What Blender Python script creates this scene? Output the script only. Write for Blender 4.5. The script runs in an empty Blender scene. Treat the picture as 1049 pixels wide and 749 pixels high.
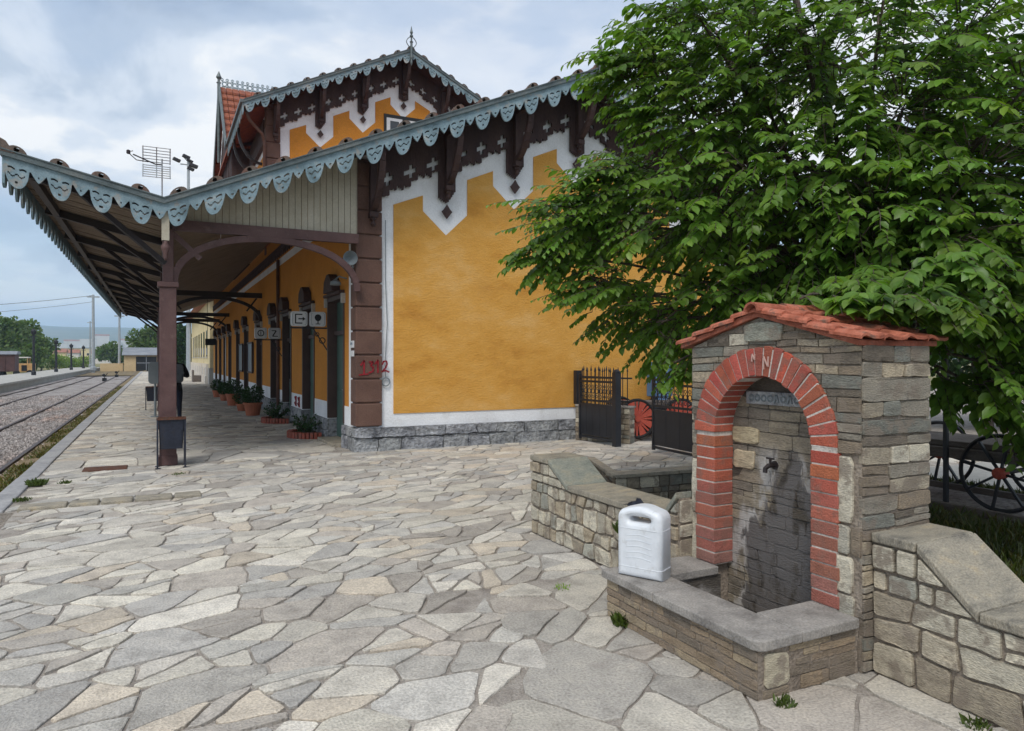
import bpy, bmesh, math, random
from mathutils import Vector, Matrix, noise
from mathutils.geometry import tessellate_polygon
import numpy as np
R = math.radians
scene = bpy.context.scene
C = scene.collection
rnd = random.Random(7)

def s(r, g, b):
    f = lambda c: (c/255/12.92) if c/255 <= .04045 else ((c/255+.055)/1.055)**2.4
    return (f(r), f(g), f(b))

# ---------------------------------------------------------------- materials
def M(name, cols, scale=2.0, rough=.8, bump=0.0, bscale=60, vcol=False, metal=0.0, fine=.25, stretch=(1, 1, 1), dist=.02,
      spec=.4, detail=6, coords='pos'):
    m = bpy.data.materials.new(name); m.use_nodes = True
    nt = m.node_tree; N = nt.nodes; L = nt.links
    b = N['Principled BSDF']
    g = N.new('ShaderNodeNewGeometry')
    mp = N.new('ShaderNodeMapping'); mp.inputs['Scale'].default_value = stretch
    L.new(g.outputs['Position'], mp.inputs['Vector'])
    n1 = N.new('ShaderNodeTexNoise'); n1.inputs['Scale'].default_value = scale; n1.inputs['Detail'].default_value = detail
    n1.inputs['Roughness'].default_value = .62
    L.new(mp.outputs[0], n1.inputs['Vector'])
    cr = N.new('ShaderNodeValToRGB'); e = cr.color_ramp.elements
    k = len(cols)
    pos = [.5] if k == 1 else [.3+.4*i/(k-1) for i in range(k)]
    e[0].position = pos[0]; e[0].color = (*cols[0], 1)
    e[1].position = pos[-1] if k > 1 else 1; e[1].color = (*cols[-1], 1)
    for i in range(1, k-1):
        q = e.new(pos[i]); q.color = (*cols[i], 1)
    L.new(n1.outputs['Fac'], cr.inputs['Fac'])
    out = cr.outputs['Color']
    if vcol:
        a = N.new('ShaderNodeAttribute'); a.attribute_name = 'Col'
        mx = N.new('ShaderNodeMix'); mx.data_type = 'RGBA'; mx.blend_type = 'MULTIPLY'; mx.inputs[0].default_value = 1
        L.new(a.outputs['Color'], mx.inputs[6]); L.new(out, mx.inputs[7]); out = mx.outputs[2]
    n2 = N.new('ShaderNodeTexNoise'); n2.inputs['Scale'].default_value = bscale; n2.inputs['Detail'].default_value = 5
    L.new(mp.outputs[0], n2.inputs['Vector'])
    if fine:
        mr = N.new('ShaderNodeMapRange'); mr.inputs['From Min'].default_value = .3; mr.inputs['From Max'].default_value = .7
        mr.inputs['To Min'].default_value = 1-fine; mr.inputs['To Max'].default_value = 1+fine
        L.new(n2.outputs['Fac'], mr.inputs['Value'])
        m2 = N.new('ShaderNodeMix'); m2.data_type = 'RGBA'; m2.blend_type = 'MULTIPLY'; m2.inputs[0].default_value = 1
        L.new(out, m2.inputs[6]); L.new(mr.outputs[0], m2.inputs[7]); out = m2.outputs[2]
    L.new(out, b.inputs['Base Color'])
    b.inputs['Roughness'].default_value = rough; b.inputs['Metallic'].default_value = metal
    b.inputs['Specular IOR Level'].default_value = spec
    if bump:
        bp = N.new('ShaderNodeBump'); bp.inputs['Strength'].default_value = bump; bp.inputs['Distance'].default_value = dist
        L.new(n2.outputs['Fac'], bp.inputs['Height']); L.new(bp.outputs[0], b.inputs['Normal'])
    return m

def nodes_of(m): return m.node_tree.nodes, m.node_tree.links, m.node_tree.nodes['Principled BSDF']

MAT = {}
MAT['orange'] = M('orange_render', [s(188, 132, 54), s(204, 149, 66), s(209, 156, 76), s(214, 166, 96)], 1.3, .9, .32, 26, fine=.06, stretch=(1, 1, 1.9), dist=.05)
MAT['orange_soft'] = M('orange_render_facade', [s(190, 124, 42), s(202, 136, 52)], 1.1, .9, .3, 30, fine=.1, dist=.03)
MAT['white'] = M('white_paint', [s(212, 213, 215), s(228, 230, 233), s(235, 237, 240)], 1.6, .85, .4, 30, fine=.05, dist=.03)
MAT['brown_block'] = M('brown_painted_stone', [s(84, 62, 54), s(98, 72, 62), s(108, 82, 70)], 3, .8, .35, 45, fine=.16)
MAT['brown_wood'] = M('dark_brown_wood', [s(52, 38, 38), s(66, 48, 46), s(76, 58, 54)], 4, .75, .3, 40, fine=.2, stretch=(1, 1, .4))
MAT['column'] = M('purple_brown_iron_paint', [s(76, 54, 53), s(90, 65, 63), s(99, 75, 72)], 4, .55, .15, 60, fine=.12)
MAT['dark_steel'] = M('dark_iron_paint', [s(36, 31, 33), s(48, 40, 41)], 4, .5, .1, 60, fine=.15)
MAT['cream_board'] = M('cream_boards', [s(164, 157, 140), s(182, 176, 160)], 3, .8, .1, 40, fine=.08)
MAT['soffit'] = M('soffit_boards', [s(112, 97, 82), s(136, 121, 104)], 2, .8, .1, 40, fine=.12)
MAT['valance'] = M('blue_grey_paint', [s(84, 104, 112), s(112, 133, 142), s(128, 150, 160), s(164, 168, 166)], 3.4, .7, .2, 50, fine=.16)
MAT['gutter'] = M('weathered_zinc', [s(74, 84, 86), s(94, 104, 106), s(112, 116, 114)], 3, .5, .1, 50, fine=.2, metal=.2)
MAT['rooftile'] = M('old_roof_tile', [s(112, 62, 46), s(150, 88, 62), s(132, 78, 64), s(98, 74, 64)], 6, .85, .4, 40, fine=.25)
MAT['verge'] = M('weathered_verge_tile', [s(82, 78, 74), s(104, 90, 82), s(112, 74, 62)], 5, .85, .3, 50, fine=.25)
MAT['terracotta'] = M('terracotta_tile', [s(128, 72, 54), s(158, 88, 66), s(176, 106, 84), s(118, 86, 72)], 9, .75, .3, 70, fine=.16, vcol=True)
MAT['brick'] = M('red_brick', [(.78, .78, .78), (1, 1, 1), (1.1, 1.1, 1.1)], 14, .8, .5, 110, fine=.18, vcol=True)
MAT['stone'] = M('rubble_stone', [(.60, .58, .55), (.94, .93, .91), (1.16, 1.13, 1.06)], 6, .85, .8, 60, fine=.3, vcol=True, stretch=(1, 1, 3.5), dist=.012, detail=11)
def smear(m, rgb, lo, hi, amt, sc):
    N, L, b = m.node_tree.nodes, m.node_tree.links, m.node_tree.nodes['Principled BSDF']
    col = b.inputs['Base Color'].links[0].from_socket
    g = N.new('ShaderNodeNewGeometry'); n = N.new('ShaderNodeTexNoise'); n.inputs['Scale'].default_value = sc; n.inputs['Detail'].default_value = 8; n.inputs['Roughness'].default_value = .65
    L.new(g.outputs['Position'], n.inputs[0])
    r = N.new('ShaderNodeMapRange'); r.interpolation_type = 'SMOOTHSTEP'
    for k, v in zip(('From Min', 'From Max', 'To Min', 'To Max'), (lo, hi, 0, amt)): r.inputs[k].default_value = v
    L.new(n.outputs[0], r.inputs['Value'])
    q = N.new('ShaderNodeMix'); q.data_type = 'RGBA'; L.new(r.outputs[0], q.inputs[0]); L.new(col, q.inputs[6]); q.inputs[7].default_value = (*rgb, 1)
    L.new(q.outputs[2], b.inputs['Base Color'])
MAT['mortar'] = M('brown_mortar', [s(110, 100, 90), s(136, 125, 113), s(156, 145, 132)], 7, .95, .8, 60, fine=.25)
MAT['mortar_pale'] = M('pale_brick_mortar', [s(170, 160, 152), s(208, 202, 195)], 10, .95, .5, 60, fine=.15)
MAT['flag'] = M('paving_flag', [(.70, .69, .68), (.97, .96, .95), (1.12, 1.1, 1.06)], 5.5, .75, .8, 75, fine=.26, vcol=True, dist=.012, detail=12, spec=.3)
MAT['joint'] = M('paving_joint', [s(122, 114, 107), s(154, 147, 139), s(172, 165, 157)], 5, .95, .8, 70, fine=.22)
MAT['plinth'] = M('rough_plinth_stone', [s(84, 86, 90), s(138, 140, 143), s(160, 162, 164), s(172, 173, 174)], 4, .9, 1.0, 20, fine=.3, vcol=True, dist=.06)
MAT['coping'] = M('grey_coping', [s(112, 108, 104), s(142, 138, 133), s(160, 155, 149)], 6, .8, .6, 80, fine=.22, dist=.01)
MAT['slab'] = M('green_grey_slab', [s(112, 116, 110), s(134, 136, 126), s(150, 144, 126)], 5, .75, .5, 50, fine=.2, stretch=(1, 2, 1))
MAT['slab_warm'] = M('warm_grey_slab', [s(110, 106, 98), s(142, 136, 123), s(158, 150, 134), s(176, 160, 132)], 5, .75, .6, 70, fine=.24, stretch=(1, 2.2, 1), detail=10)
MAT['black_iron'] = M('black_gate_iron', [s(28, 29, 34), s(38, 40, 46)], 5, .45, .1, 60, fine=.15)
MAT['door_green'] = M('green_door_paint', [s(62, 88, 80), s(80, 106, 96)], 3, .5, .1, 40, fine=.1)
MAT['door_brown'] = M('brown_door_paint', [s(66, 50, 46), s(80, 62, 56)], 3, .55, .1, 40, fine=.12)
MAT['jerry'] = M('white_plastic', [s(206, 211, 217), s(216, 221, 227), s(220, 224, 229)], 9, .38, .05, 30, fine=.02, spec=.5)
N_, L_, B_ = nodes_of(MAT['jerry']); B_.inputs['Subsurface Weight'].default_value = .25; B_.inputs['Subsurface Radius'].default_value = (.02, .02, .02)
MAT['bin'] = M('navy_bin_paint', [s(26, 30, 42), s(38, 43, 57), s(46, 42, 44)], 8, .55, .15, 50, fine=.25)
MAT['rust'] = M('rusty_iron', [s(64, 44, 36), s(96, 62, 46), s(80, 66, 60)], 10, .85, .3, 60, fine=.3)
MAT['grey_panel'] = M('grey_sheet', [s(112, 120, 124), s(126, 134, 138)], 3, .5, 0, 40, fine=.06)
MAT['pot'] = M('clay_pot', [s(150, 88, 62), s(172, 104, 76)], 5, .8, .2, 50, fine=.15)
MAT['sign_white'] = M('sign_face', [s(196, 198, 200), s(212, 214, 216)], 3, .4, 0, 40, fine=.05)
MAT['black'] = M('black_paint', [s(20, 20, 22), s(28, 28, 31)], 4, .5, 0, 40, fine=.1)
MAT['glass'] = M('dark_window_glass', [s(28, 32, 36), s(44, 50, 54)], .7, .08, 0, 40, fine=.05, spec=.7)
MAT['notice'] = M('notice_panel', [s(84, 100, 118), s(108, 124, 138)], 3, .3, 0, 40, fine=.08)
MAT['red_paint'] = M('red_spray_paint', [s(110, 16, 26), s(156, 24, 40)], 12, .6, 0, 40, fine=.2)
MAT['red_wheel'] = M('red_wheel_paint', [s(150, 60, 46), s(176, 78, 60)], 6, .6, .1, 50, fine=.15)
MAT['blue_box'] = M('blue_machine_paint', [s(74, 108, 148), s(96, 130, 168)], 4, .5, .1, 50, fine=.12)
MAT['old_wood'] = M('weathered_plank', [s(82, 74, 70), s(112, 104, 98)], 4, .9, .4, 40, fine=.25, stretch=(1, 1, 6))
MAT['galv'] = M('galvanised_pole', [s(150, 156, 160), s(168, 174, 178)], 3, .45, 0, 40, fine=.06, metal=.3)
MAT['rail'] = M('rail_steel', [s(56, 42, 38), s(80, 64, 58)], 5, .5, .1, 50, fine=.2, metal=.4)
MAT['sleeper'] = M('sleeper_wood', [s(92, 82, 78), s(122, 112, 106)], 4, .9, .3, 30, fine=.25)
MAT['ballast'] = M('ballast_stone', [s(110, 102, 98), s(150, 144, 141), s(172, 167, 164)], 1.2, .95, 1.0, 22, fine=.42, dist=.08)
MAT['ballast_stone'] = M('loose_ballast', [s(120, 114, 110), s(158, 152, 149), s(186, 181, 178)], 9, .95, .4, 60, fine=.25, vcol=True)
MAT['verge_grass'] = M('dry_verge', [s(86, 78, 50), s(112, 98, 70), s(128, 112, 88), s(84, 88, 50)], 1.4, 1, .6, 14, fine=.3, dist=.05)
MAT['terrain'] = M('dry_field', [s(84, 92, 52), s(112, 112, 70), s(132, 122, 84), s(78, 92, 50)], .12, 1, .4, 3, fine=.25, dist=.1)
MAT['lawn'] = M('lawn_soil', [s(44, 48, 28), s(60, 64, 36), s(80, 72, 50)], 3, 1, .7, 30, fine=.35, dist=.03)
MAT['kerb'] = M('platform_kerb_stone', [s(132, 132, 134), s(152, 152, 154), s(166, 165, 164)], 3, .85, .4, 30, fine=.14)
MAT['concrete'] = M('pale_concrete', [s(152, 150, 144), s(176, 174, 168)], .8, .9, .3, 20, fine=.12)
MAT['cream_wall'] = M('cream_render', [s(196, 178, 132), s(210, 194, 150), s(216, 202, 166)], .8, .9, .2, 20, fine=.06)
MAT['yellow_wall'] = M('ochre_shed_wall', [s(184, 160, 122), s(198, 176, 138)], .8, .9, .2, 20, fine=.08)
MAT['shed_roof'] = M('grey_shed_roof', [s(112, 116, 124), s(138, 142, 148)], .8, .7, .1, 20, fine=.1)
MAT['house_white'] = M('house_wall', [s(196, 190, 182), s(212, 208, 202)], .1, .9, 0, 10, fine=.05)
MAT['house_roof'] = M('house_roof', [s(140, 92, 76), s(156, 108, 90)], .1, .9, 0, 10, fine=.1)
MAT['wagon'] = M('brown_wagon_paint', [s(70, 48, 48), s(88, 62, 60)], 2, .7, .1, 20, fine=.15)
MAT['yellow_paint'] = M('faded_yellow_paint', [s(176, 134, 84), s(194, 156, 104)], 2, .6, .1, 20, fine=.12)
MAT['rubber'] = M('black_rubber', [s(24, 24, 25), s(34, 34, 35)], 4, .8, .1, 40, fine=.1)
MAT['hill'] = M('scrub_hill', [s(66, 82, 66), s(88, 100, 82), s(118, 118, 98)], .004, 1, 0, .03, fine=.15)
MAT['bark'] = M('grey_bark', [s(58, 50, 44), s(84, 74, 66), s(100, 92, 82)], 8, .9, .8, 40, fine=.3, stretch=(1, 1, .3))
MAT['skin'] = M('skin', [s(190, 140, 112), s(204, 154, 126)], 8, .5, 0, 40, fine=.04)
MAT['coat'] = M('black_coat', [s(22, 22, 26), s(32, 32, 36)], 8, .9, .1, 60, fine=.15)
MAT['jeans'] = M('dark_jeans', [s(30, 34, 48), s(40, 46, 62)], 8, .9, .1, 60, fine=.15)
MAT['hair'] = M('dark_hair', [s(26, 20, 18), s(36, 28, 24)], 12, .6, .2, 60, fine=.2)
MAT['backpack'] = M('grey_backpack', [s(96, 104, 112), s(112, 120, 126)], 8, .8, .1, 60, fine=.1)
MAT['chalk'] = M('white_scrawl', [s(186, 150, 140), s(200, 170, 160)], 12, .8, 0, 40, fine=.1)

smear(MAT['stone'], s(128, 117, 105), .50, .60, .75, 7)
smear(MAT['brick'], s(132, 96, 84), .50, .62, .65, 9)
smear(MAT['flag'], s(140, 133, 126), .56, .67, .35, 3.1)
smear(MAT['terracotta'], s(104, 84, 74), .54, .64, .55, 9)
smear(MAT['orange'], s(196, 152, 88), .55, .68, .25, .9)
smear(MAT['white'], s(176, 172, 166), .58, .70, .28, 2.6)
smear(MAT['jerry'], s(160, 156, 148), .58, .72, .35, 13)
smear(MAT['valance'], s(150, 142, 132), .56, .62, .6, 5)
smear(MAT['column'], s(112, 92, 86), .58, .66, .5, 6)

def foliage_mat(name, base, var=.25, trans=.35):
    m = M(name, [tuple(c*.72 for c in base), base, tuple(c*1.25 for c in base)], 2.0, .42, 0, 20, vcol=True, fine=var*.4, spec=.45)
    N, L, b = nodes_of(m)
    out = N['Material Output']
    col = b.inputs['Base Color'].links[0].from_socket
    tr = N.new('ShaderNodeBsdfTranslucent'); mx = N.new('ShaderNodeMixShader'); mx.inputs[0].default_value = trans
    br = N.new('ShaderNodeMix'); br.data_type = 'RGBA'; br.blend_type = 'MULTIPLY'; br.inputs[0].default_value = 1
    br.inputs[7].default_value = (1.25, 1.35, .55, 1)
    L.new(col, br.inputs[6]); L.new(br.outputs[2], tr.inputs['Color'])
    L.new(b.outputs[0], mx.inputs[1]); L.new(tr.outputs[0], mx.inputs[2]); L.new(mx.outputs[0], out.inputs['Surface'])
    return m
MAT['leaf'] = foliage_mat('elm_leaves', s(97, 130, 54), .3, .42)
MAT['leaf_dark'] = foliage_mat('dark_shrub_leaves', s(48, 76, 42))
MAT['leaf_far'] = foliage_mat('distant_leaves', s(92, 114, 66))
MAT['leaf_bush'] = foliage_mat('bright_bush_leaves', s(118, 142, 66))
MAT['grass'] = foliage_mat('grass_blades', s(66, 78, 36), .4, .2)

# wet fountain back wall: grey shale with dark damp and pale lime runs
def wet_mat():
    m = M('damp_stone', [(.55, .53, .5), (.9, .88, .84), (1.1, 1.07, 1.0)], 6, .6, .7, 45, fine=.25, vcol=True, stretch=(1, 1, 3.5), dist=.012)
    N, L, b = nodes_of(m)
    col = b.inputs['Base Color'].links[0].from_socket
    g = N.new('ShaderNodeNewGeometry')
    mp = N.new('ShaderNodeMapping'); mp.inputs['Scale'].default_value = (1, 3.2, 1.5); L.new(g.outputs['Position'], mp.inputs[0])
    n = N.new('ShaderNodeTexNoise'); n.inputs['Scale'].default_value = 2.1; n.inputs['Detail'].default_value = 9; n.inputs['Roughness'].default_value = .6
    L.new(mp.outputs[0], n.inputs[0])
    sp = N.new('ShaderNodeSeparateXYZ'); L.new(g.outputs['Position'], sp.inputs[0])
    def rng(sock, a, b_, c, d):
        r = N.new('ShaderNodeMapRange'); r.interpolation_type = 'SMOOTHSTEP'
        for k, v in zip(('From Min', 'From Max', 'To Min', 'To Max'), (a, b_, c, d)): r.inputs[k].default_value = v
        L.new(sock, r.inputs['Value']); return r.outputs[0]
    def mth(op, a, b_):
        q = N.new('ShaderNodeMath'); q.operation = op
        for i, x in enumerate((a, b_)):
            if isinstance(x, (int, float)): q.inputs[i].default_value = x
            else: L.new(x, q.inputs[i])
        return q.outputs[0]
    # damp patch: below the spout, widening downwards
    ys = mth('ABSOLUTE', mth('SUBTRACT', sp.outputs[1], 3.0), 0)
    reach = rng(sp.outputs[2], .25, 1.15, .36, .06)
    d = mth('ADD', mth('SUBTRACT', reach, ys), mth('MULTIPLY', mth('SUBTRACT', n.outputs[0], .5), .55))
    damp = mth('MULTIPLY', rng(d, -.01, .03, 0, 1), rng(sp.outputs[2], 1.0, 1.12, 1, 0))
    lime = mth('MULTIPLY', mth('MULTIPLY', rng(d, -.16, -.02, 0, 1), rng(n.outputs[0], .40, .52, 0, .9)), rng(sp.outputs[2], .95, 1.1, 1, 0))
    def mixc(fac, a, rgb):
        q = N.new('ShaderNodeMix'); q.data_type = 'RGBA'; L.new(fac, q.inputs[0]); L.new(a, q.inputs[6]); q.inputs[7].default_value = (*rgb, 1); return q.outputs[2]
    c2 = mixc(lime, col, s(176, 173, 170))
    q = N.new('ShaderNodeMix'); q.data_type = 'RGBA'; q.blend_type = 'MULTIPLY'; L.new(damp, q.inputs[0]); L.new(c2, q.inputs[6]); q.inputs[7].default_value = (.30, .29, .29, 1)
    L.new(q.outputs[2], b.inputs['Base Color'])
    L.new(rng(damp, 0, 1, .75, .38), b.inputs['Roughness'])
    return m
MAT['wet'] = wet_mat()

# ---------------------------------------------------------------- mesh builder
class MB:
    def __init__(self): self.v = []; self.f = []; self.c = []
    def add(self, vs, fs, col=(1, 1, 1)):
        o = len(self.v); self.v += [tuple(p) for p in vs]
        self.f += [tuple(i+o for i in f) for f in fs]; self.c += [col]*len(fs)
    def box(self, x0, x1, y0, y1, z0, z1, col=(1, 1, 1)):
        self.add([(x, y, z) for x in (x0, x1) for y in (y0, y1) for z in (z0, z1)],
                 [(0, 1, 3, 2), (4, 6, 7, 5), (0, 4, 5, 1), (2, 3, 7, 6), (0, 2, 6, 4), (1, 5, 7, 3)], col)
    def bar(self, p, q, w, h, up=(0, 0, 1), col=(1, 1, 1)):
        p = Vector(p); q = Vector(q); d = (q-p).normalized(); u = Vector(up)
        if abs(d.dot(u)) > .99: u = Vector((1, 0, 0))
        r = d.cross(u).normalized(); u = r.cross(d)
        vs = [e+r*(a*w/2)+u*(b*h/2) for e in (p, q) for a in (-1, 1) for b in (-1, 1)]
        self.add(vs, [(0, 1, 3, 2), (4, 6, 7, 5), (0, 4, 5, 1), (2, 3, 7, 6), (0, 2, 6, 4), (1, 5, 7, 3)], col)
    def tube(self, pts, r, n=8, col=(1, 1, 1), caps=True):
        pts = [Vector(p) for p in pts]; k = len(pts)
        rs = r if isinstance(r, (list, tuple)) else [r]*k
        vs = []; prev = None
        for i, p in enumerate(pts):
            d = (pts[min(i+1, k-1)]-pts[max(i-1, 0)]).normalized()
            if prev is None:
                a = Vector((0, 0, 1)) if abs(d.z) < .9 else Vector((1, 0, 0))
                u = d.cross(a).normalized()
            else:
                u = (prev-d*prev.dot(d)).normalized()
            prev = u; w = d.cross(u)
            vs += [p+(u*math.cos(2*math.pi*j/n)+w*math.sin(2*math.pi*j/n))*rs[i] for j in range(n)]
        fs = [(i*n+j, i*n+(j+1) % n, (i+1)*n+(j+1) % n, (i+1)*n+j) for i in range(k-1) for j in range(n)]
        if caps: fs += [tuple(range(n))[::-1], tuple((k-1)*n+j for j in range(n))]
        self.add(vs, fs, col)
    def lathe(self, prof, c, n=16, col=(1, 1, 1), axis='z'):
        c = Vector(c); vs = []
        for r, z in prof:
            for j in range(n):
                a = 2*math.pi*j/n; x, y = r*math.cos(a), r*math.sin(a)
                vs.append(c+Vector((x, y, z) if axis == 'z' else (z, x, y) if axis == 'x' else (x, z, y)))
        k = len(prof)
        fs = [(i*n+j, i*n+(j+1) % n, (i+1)*n+(j+1) % n, (i+1)*n+j) for i in range(k-1) for j in range(n)]
        fs += [tuple(range(n))[::-1], tuple((k-1)*n+j for j in range(n))]
        self.add(vs, fs, col)
    def torus(self, c, axis, RR, r, n=32, m=8, col=(1, 1, 1)):
        c = Vector(c); ax = Vector(axis).normalized()
        u = ax.cross(Vector((0, 0, 1)) if abs(ax.z) < .9 else Vector((1, 0, 0))).normalized(); w = ax.cross(u)
        vs = []
        for i in range(n):
            a = 2*math.pi*i/n; d = u*math.cos(a)+w*math.sin(a)
            for j in range(m):
                b = 2*math.pi*j/m
                vs.append(c+d*(RR+r*math.cos(b))+ax*(r*math.sin(b)))
        fs = [(i*m+j, ((i+1) % n)*m+j, ((i+1) % n)*m+(j+1) % m, i*m+(j+1) % m) for i in range(n) for j in range(m)]
        self.add(vs, fs, col)
    def prism(self, poly, off, col=(1, 1, 1)):
        k = len(poly); off = Vector(off); a = [Vector(p) for p in poly]; b = [p+off for p in a]
        self.add(a+b, [tuple(range(k)), tuple(range(2*k-1, k-1, -1))]+[(i, i+k, (i+1) % k+k, (i+1) % k) for i in range(k)], col)
    def slope(self, x0, z0, x1, z1, y0, y1, t, col=(1, 1, 1)):   # slab sloping in X with vertical thickness t below the line
        self.prism([(x0, y0, z0), (x1, y0, z1), (x1, y0, z1-t), (x0, y0, z0-t)], (0, y1-y0, 0), col)
    def build(self, name, mat, parent=None, smooth=False, bevel=0, loc=None, fixn=True):
        me = bpy.data.meshes.new(name)
        me.from_pydata(self.v, [], self.f)
        if any(c != (1, 1, 1) for c in self.c) or (isinstance(mat, str) and mat in VC):
            at = me.attributes.new('Col', 'FLOAT_COLOR', 'CORNER')
            arr = np.ones((len(me.loops), 4), dtype=np.float32)
            lt = np.array([len(f) for f in self.f]); cc = np.array(self.c, dtype=np.float32)
            arr[:, :3] = np.repeat(cc, lt, axis=0)
            at.data.foreach_set('color', arr.ravel())
        if fixn:
            bm = bmesh.new(); bm.from_mesh(me); bmesh.ops.recalc_face_normals(bm, faces=bm.faces); bm.to_mesh(me); bm.free()
        if smooth: me.polygons.foreach_set('use_smooth', [True]*len(me.polygons))
        me.materials.append(MAT[mat] if isinstance(mat, str) else mat)
        o = bpy.data.objects.new(name, me); C.objects.link(o)
        if loc is not None and parent is None:
            me.transform(Matrix.Translation(-Vector(loc))); o.location = loc
        if parent is not None:
            o.parent = parent; o.matrix_parent_inverse = Matrix.Translation(-root_loc(parent))
        if bevel:
            b = o.modifiers.new('Bevel', 'BEVEL'); b.width = bevel; b.segments = 2; b.limit_method = 'ANGLE'; b.angle_limit = R(40)
        return o
VC = {'ballast_stone', 'leaf_bush', 'stone', 'brick', 'flag', 'terracotta', 'wet', 'plinth', 'leaf', 'leaf_dark', 'leaf_far', 'grass'}

def root_loc(o):
    v = Vector((0, 0, 0))
    if o.type == 'EMPTY': v = Vector(o.location)
    return v

def tag(o, label=None, cat=None, group=None, kind=None):
    if label: o['label'] = label
    if cat: o['category'] = cat
    if group: o['group'] = group
    if kind: o['kind'] = kind
    return o

def thing(name, label, cat, loc=(0, 0, 0), group=None):
    o = bpy.data.objects.new(name, None); C.objects.link(o); o.location = loc; o.empty_display_size = .2
    return tag(o, label, cat, group)

def copy_tree(o, parent=None):
    c = o.copy(); C.objects.link(c)
    if parent is not None: c.parent = parent
    for ch in [x for x in C.objects if x.parent == o]: copy_tree(ch, c)
    return c

def structure(mb, name, mat, **k): return tag(mb.build(name, mat, **k), kind='structure')

# camera frame, used to turn a viewing direction and a distance into a place in the world
FOC, CX, HY, CAMZ = 725.0, 524.5, 367.0, 1.6
YAW = R(26.7); SY, CY = math.sin(YAW), math.cos(YAW)
def at(u, v, z):
    r = (u-CX)/FOC
    return Vector((z*(SY+r*CY), z*(CY-r*SY), CAMZ+(HY-v)/FOC*z))

# ---------------------------------------------------------------- polygon tools
def clip(poly, a, b, c):     # keep a*x+b*y <= c
    out = []; n = len(poly)
    for i in range(n):
        p, q = poly[i], poly[(i+1) % n]
        dp, dq = a*p[0]+b*p[1]-c, a*q[0]+b*q[1]-c
        if dp <= 0: out.append(p)
        if (dp < 0 < dq) or (dq < 0 < dp):
            t = dp/(dp-dq); out.append((p[0]+t*(q[0]-p[0]), p[1]+t*(q[1]-p[1])))
    return out
def area(poly): return .5*sum(poly[i-1][0]*poly[i][1]-poly[i][0]*poly[i-1][1] for i in range(len(poly)))
def centroid(poly): return (sum(p[0] for p in poly)/len(poly), sum(p[1] for p in poly)/len(poly))
def inset(poly, d):          # convex, ccw: inset by half-planes
    out = list(poly); n = len(poly)
    for i in range(n):
        p, q = poly[i], poly[(i+1) % n]
        ex, ey = q[0]-p[0], q[1]-p[1]; l = math.hypot(ex, ey)
        if l < 1e-6: continue
        nx, ny = ey/l, -ex/l                      # outward normal of a ccw polygon
        out = clip(out, nx, ny, nx*p[0]+ny*p[1]-d)
        if len(out) < 3: return []
    return out
def chaikin(poly, f=.18):
    out = []; n = len(poly)
    for i in range(n):
        p, q = poly[i], poly[(i+1) % n]
        out.append((p[0]+f*(q[0]-p[0]), p[1]+f*(q[1]-p[1]))); out.append((q[0]+f*(p[0]-q[0]), q[1]+f*(p[1]-q[1])))
    return out
def subdiv(poly, step):
    out = []; n = len(poly)
    for i in range(n):
        p, q = poly[i], poly[(i+1) % n]; k = max(1, int(math.hypot(q[0]-p[0], q[1]-p[1])/step))
        out += [(p[0]+(q[0]-p[0])*j/k, p[1]+(q[1]-p[1])*j/k) for j in range(k)]
    return out
def wobble(poly, amp, sc, seed):
    o = []
    for x, y in poly:
        n = noise.noise_vector(Vector((x*sc+seed, y*sc, seed*1.7)))
        o.append((x+n.x*amp, y+n.y*amp))
    return o

def stone_cell(mb, poly, to3, depth, gap, col, step=.05, amp=.006, sc=14, seed=0, rim=.012, tilt=0, rough=.0, rnd_c=.10):
    """one dressed or natural stone: outline eroded by the joint, edges worn, face slightly domed"""
    p = inset(poly, gap)
    if len(p) < 3 or area(p) < 4e-4: return
    p = chaikin(p, rnd_c); p = subdiv(p, step); p = wobble(p, amp, sc, seed)
    cx, cy = centroid(p); n = len(p)
    mean = sum(math.hypot(x-cx, y-cy) for x, y in p)/n
    k1 = 1-min(.3, rim*.45/mean); k2 = 1-min(.5, rim*1.3/mean)
    tx, ty = rnd.uniform(-tilt, tilt), rnd.uniform(-tilt, tilt)
    def P(x, y, d): return to3(x, y, d+((x-cx)*tx+(y-cy)*ty if d > 0 else 0))
    def nz(x, y): return rough*noise.noise(Vector((x*9, y*9, seed)))
    vs = [P(x, y, -.02) for x, y in p]
    vs += [P(x, y, depth*.72) for x, y in p]
    vs += [P(cx+(x-cx)*k1, cy+(y-cy)*k1, depth*.94+nz(x, y)) for x, y in p]
    vs += [P(cx+(x-cx)*k2, cy+(y-cy)*k2, depth+nz(x*1.3, y)) for x, y in p]
    fs = []
    for r in range(3):
        fs += [(r*n+i, r*n+(i+1) % n, (r+1)*n+(i+1) % n, (r+1)*n+i) for i in range(n)]
    fs.append(tuple(3*n+i for i in range(n)))
    mb.add(vs, fs, col)

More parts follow.
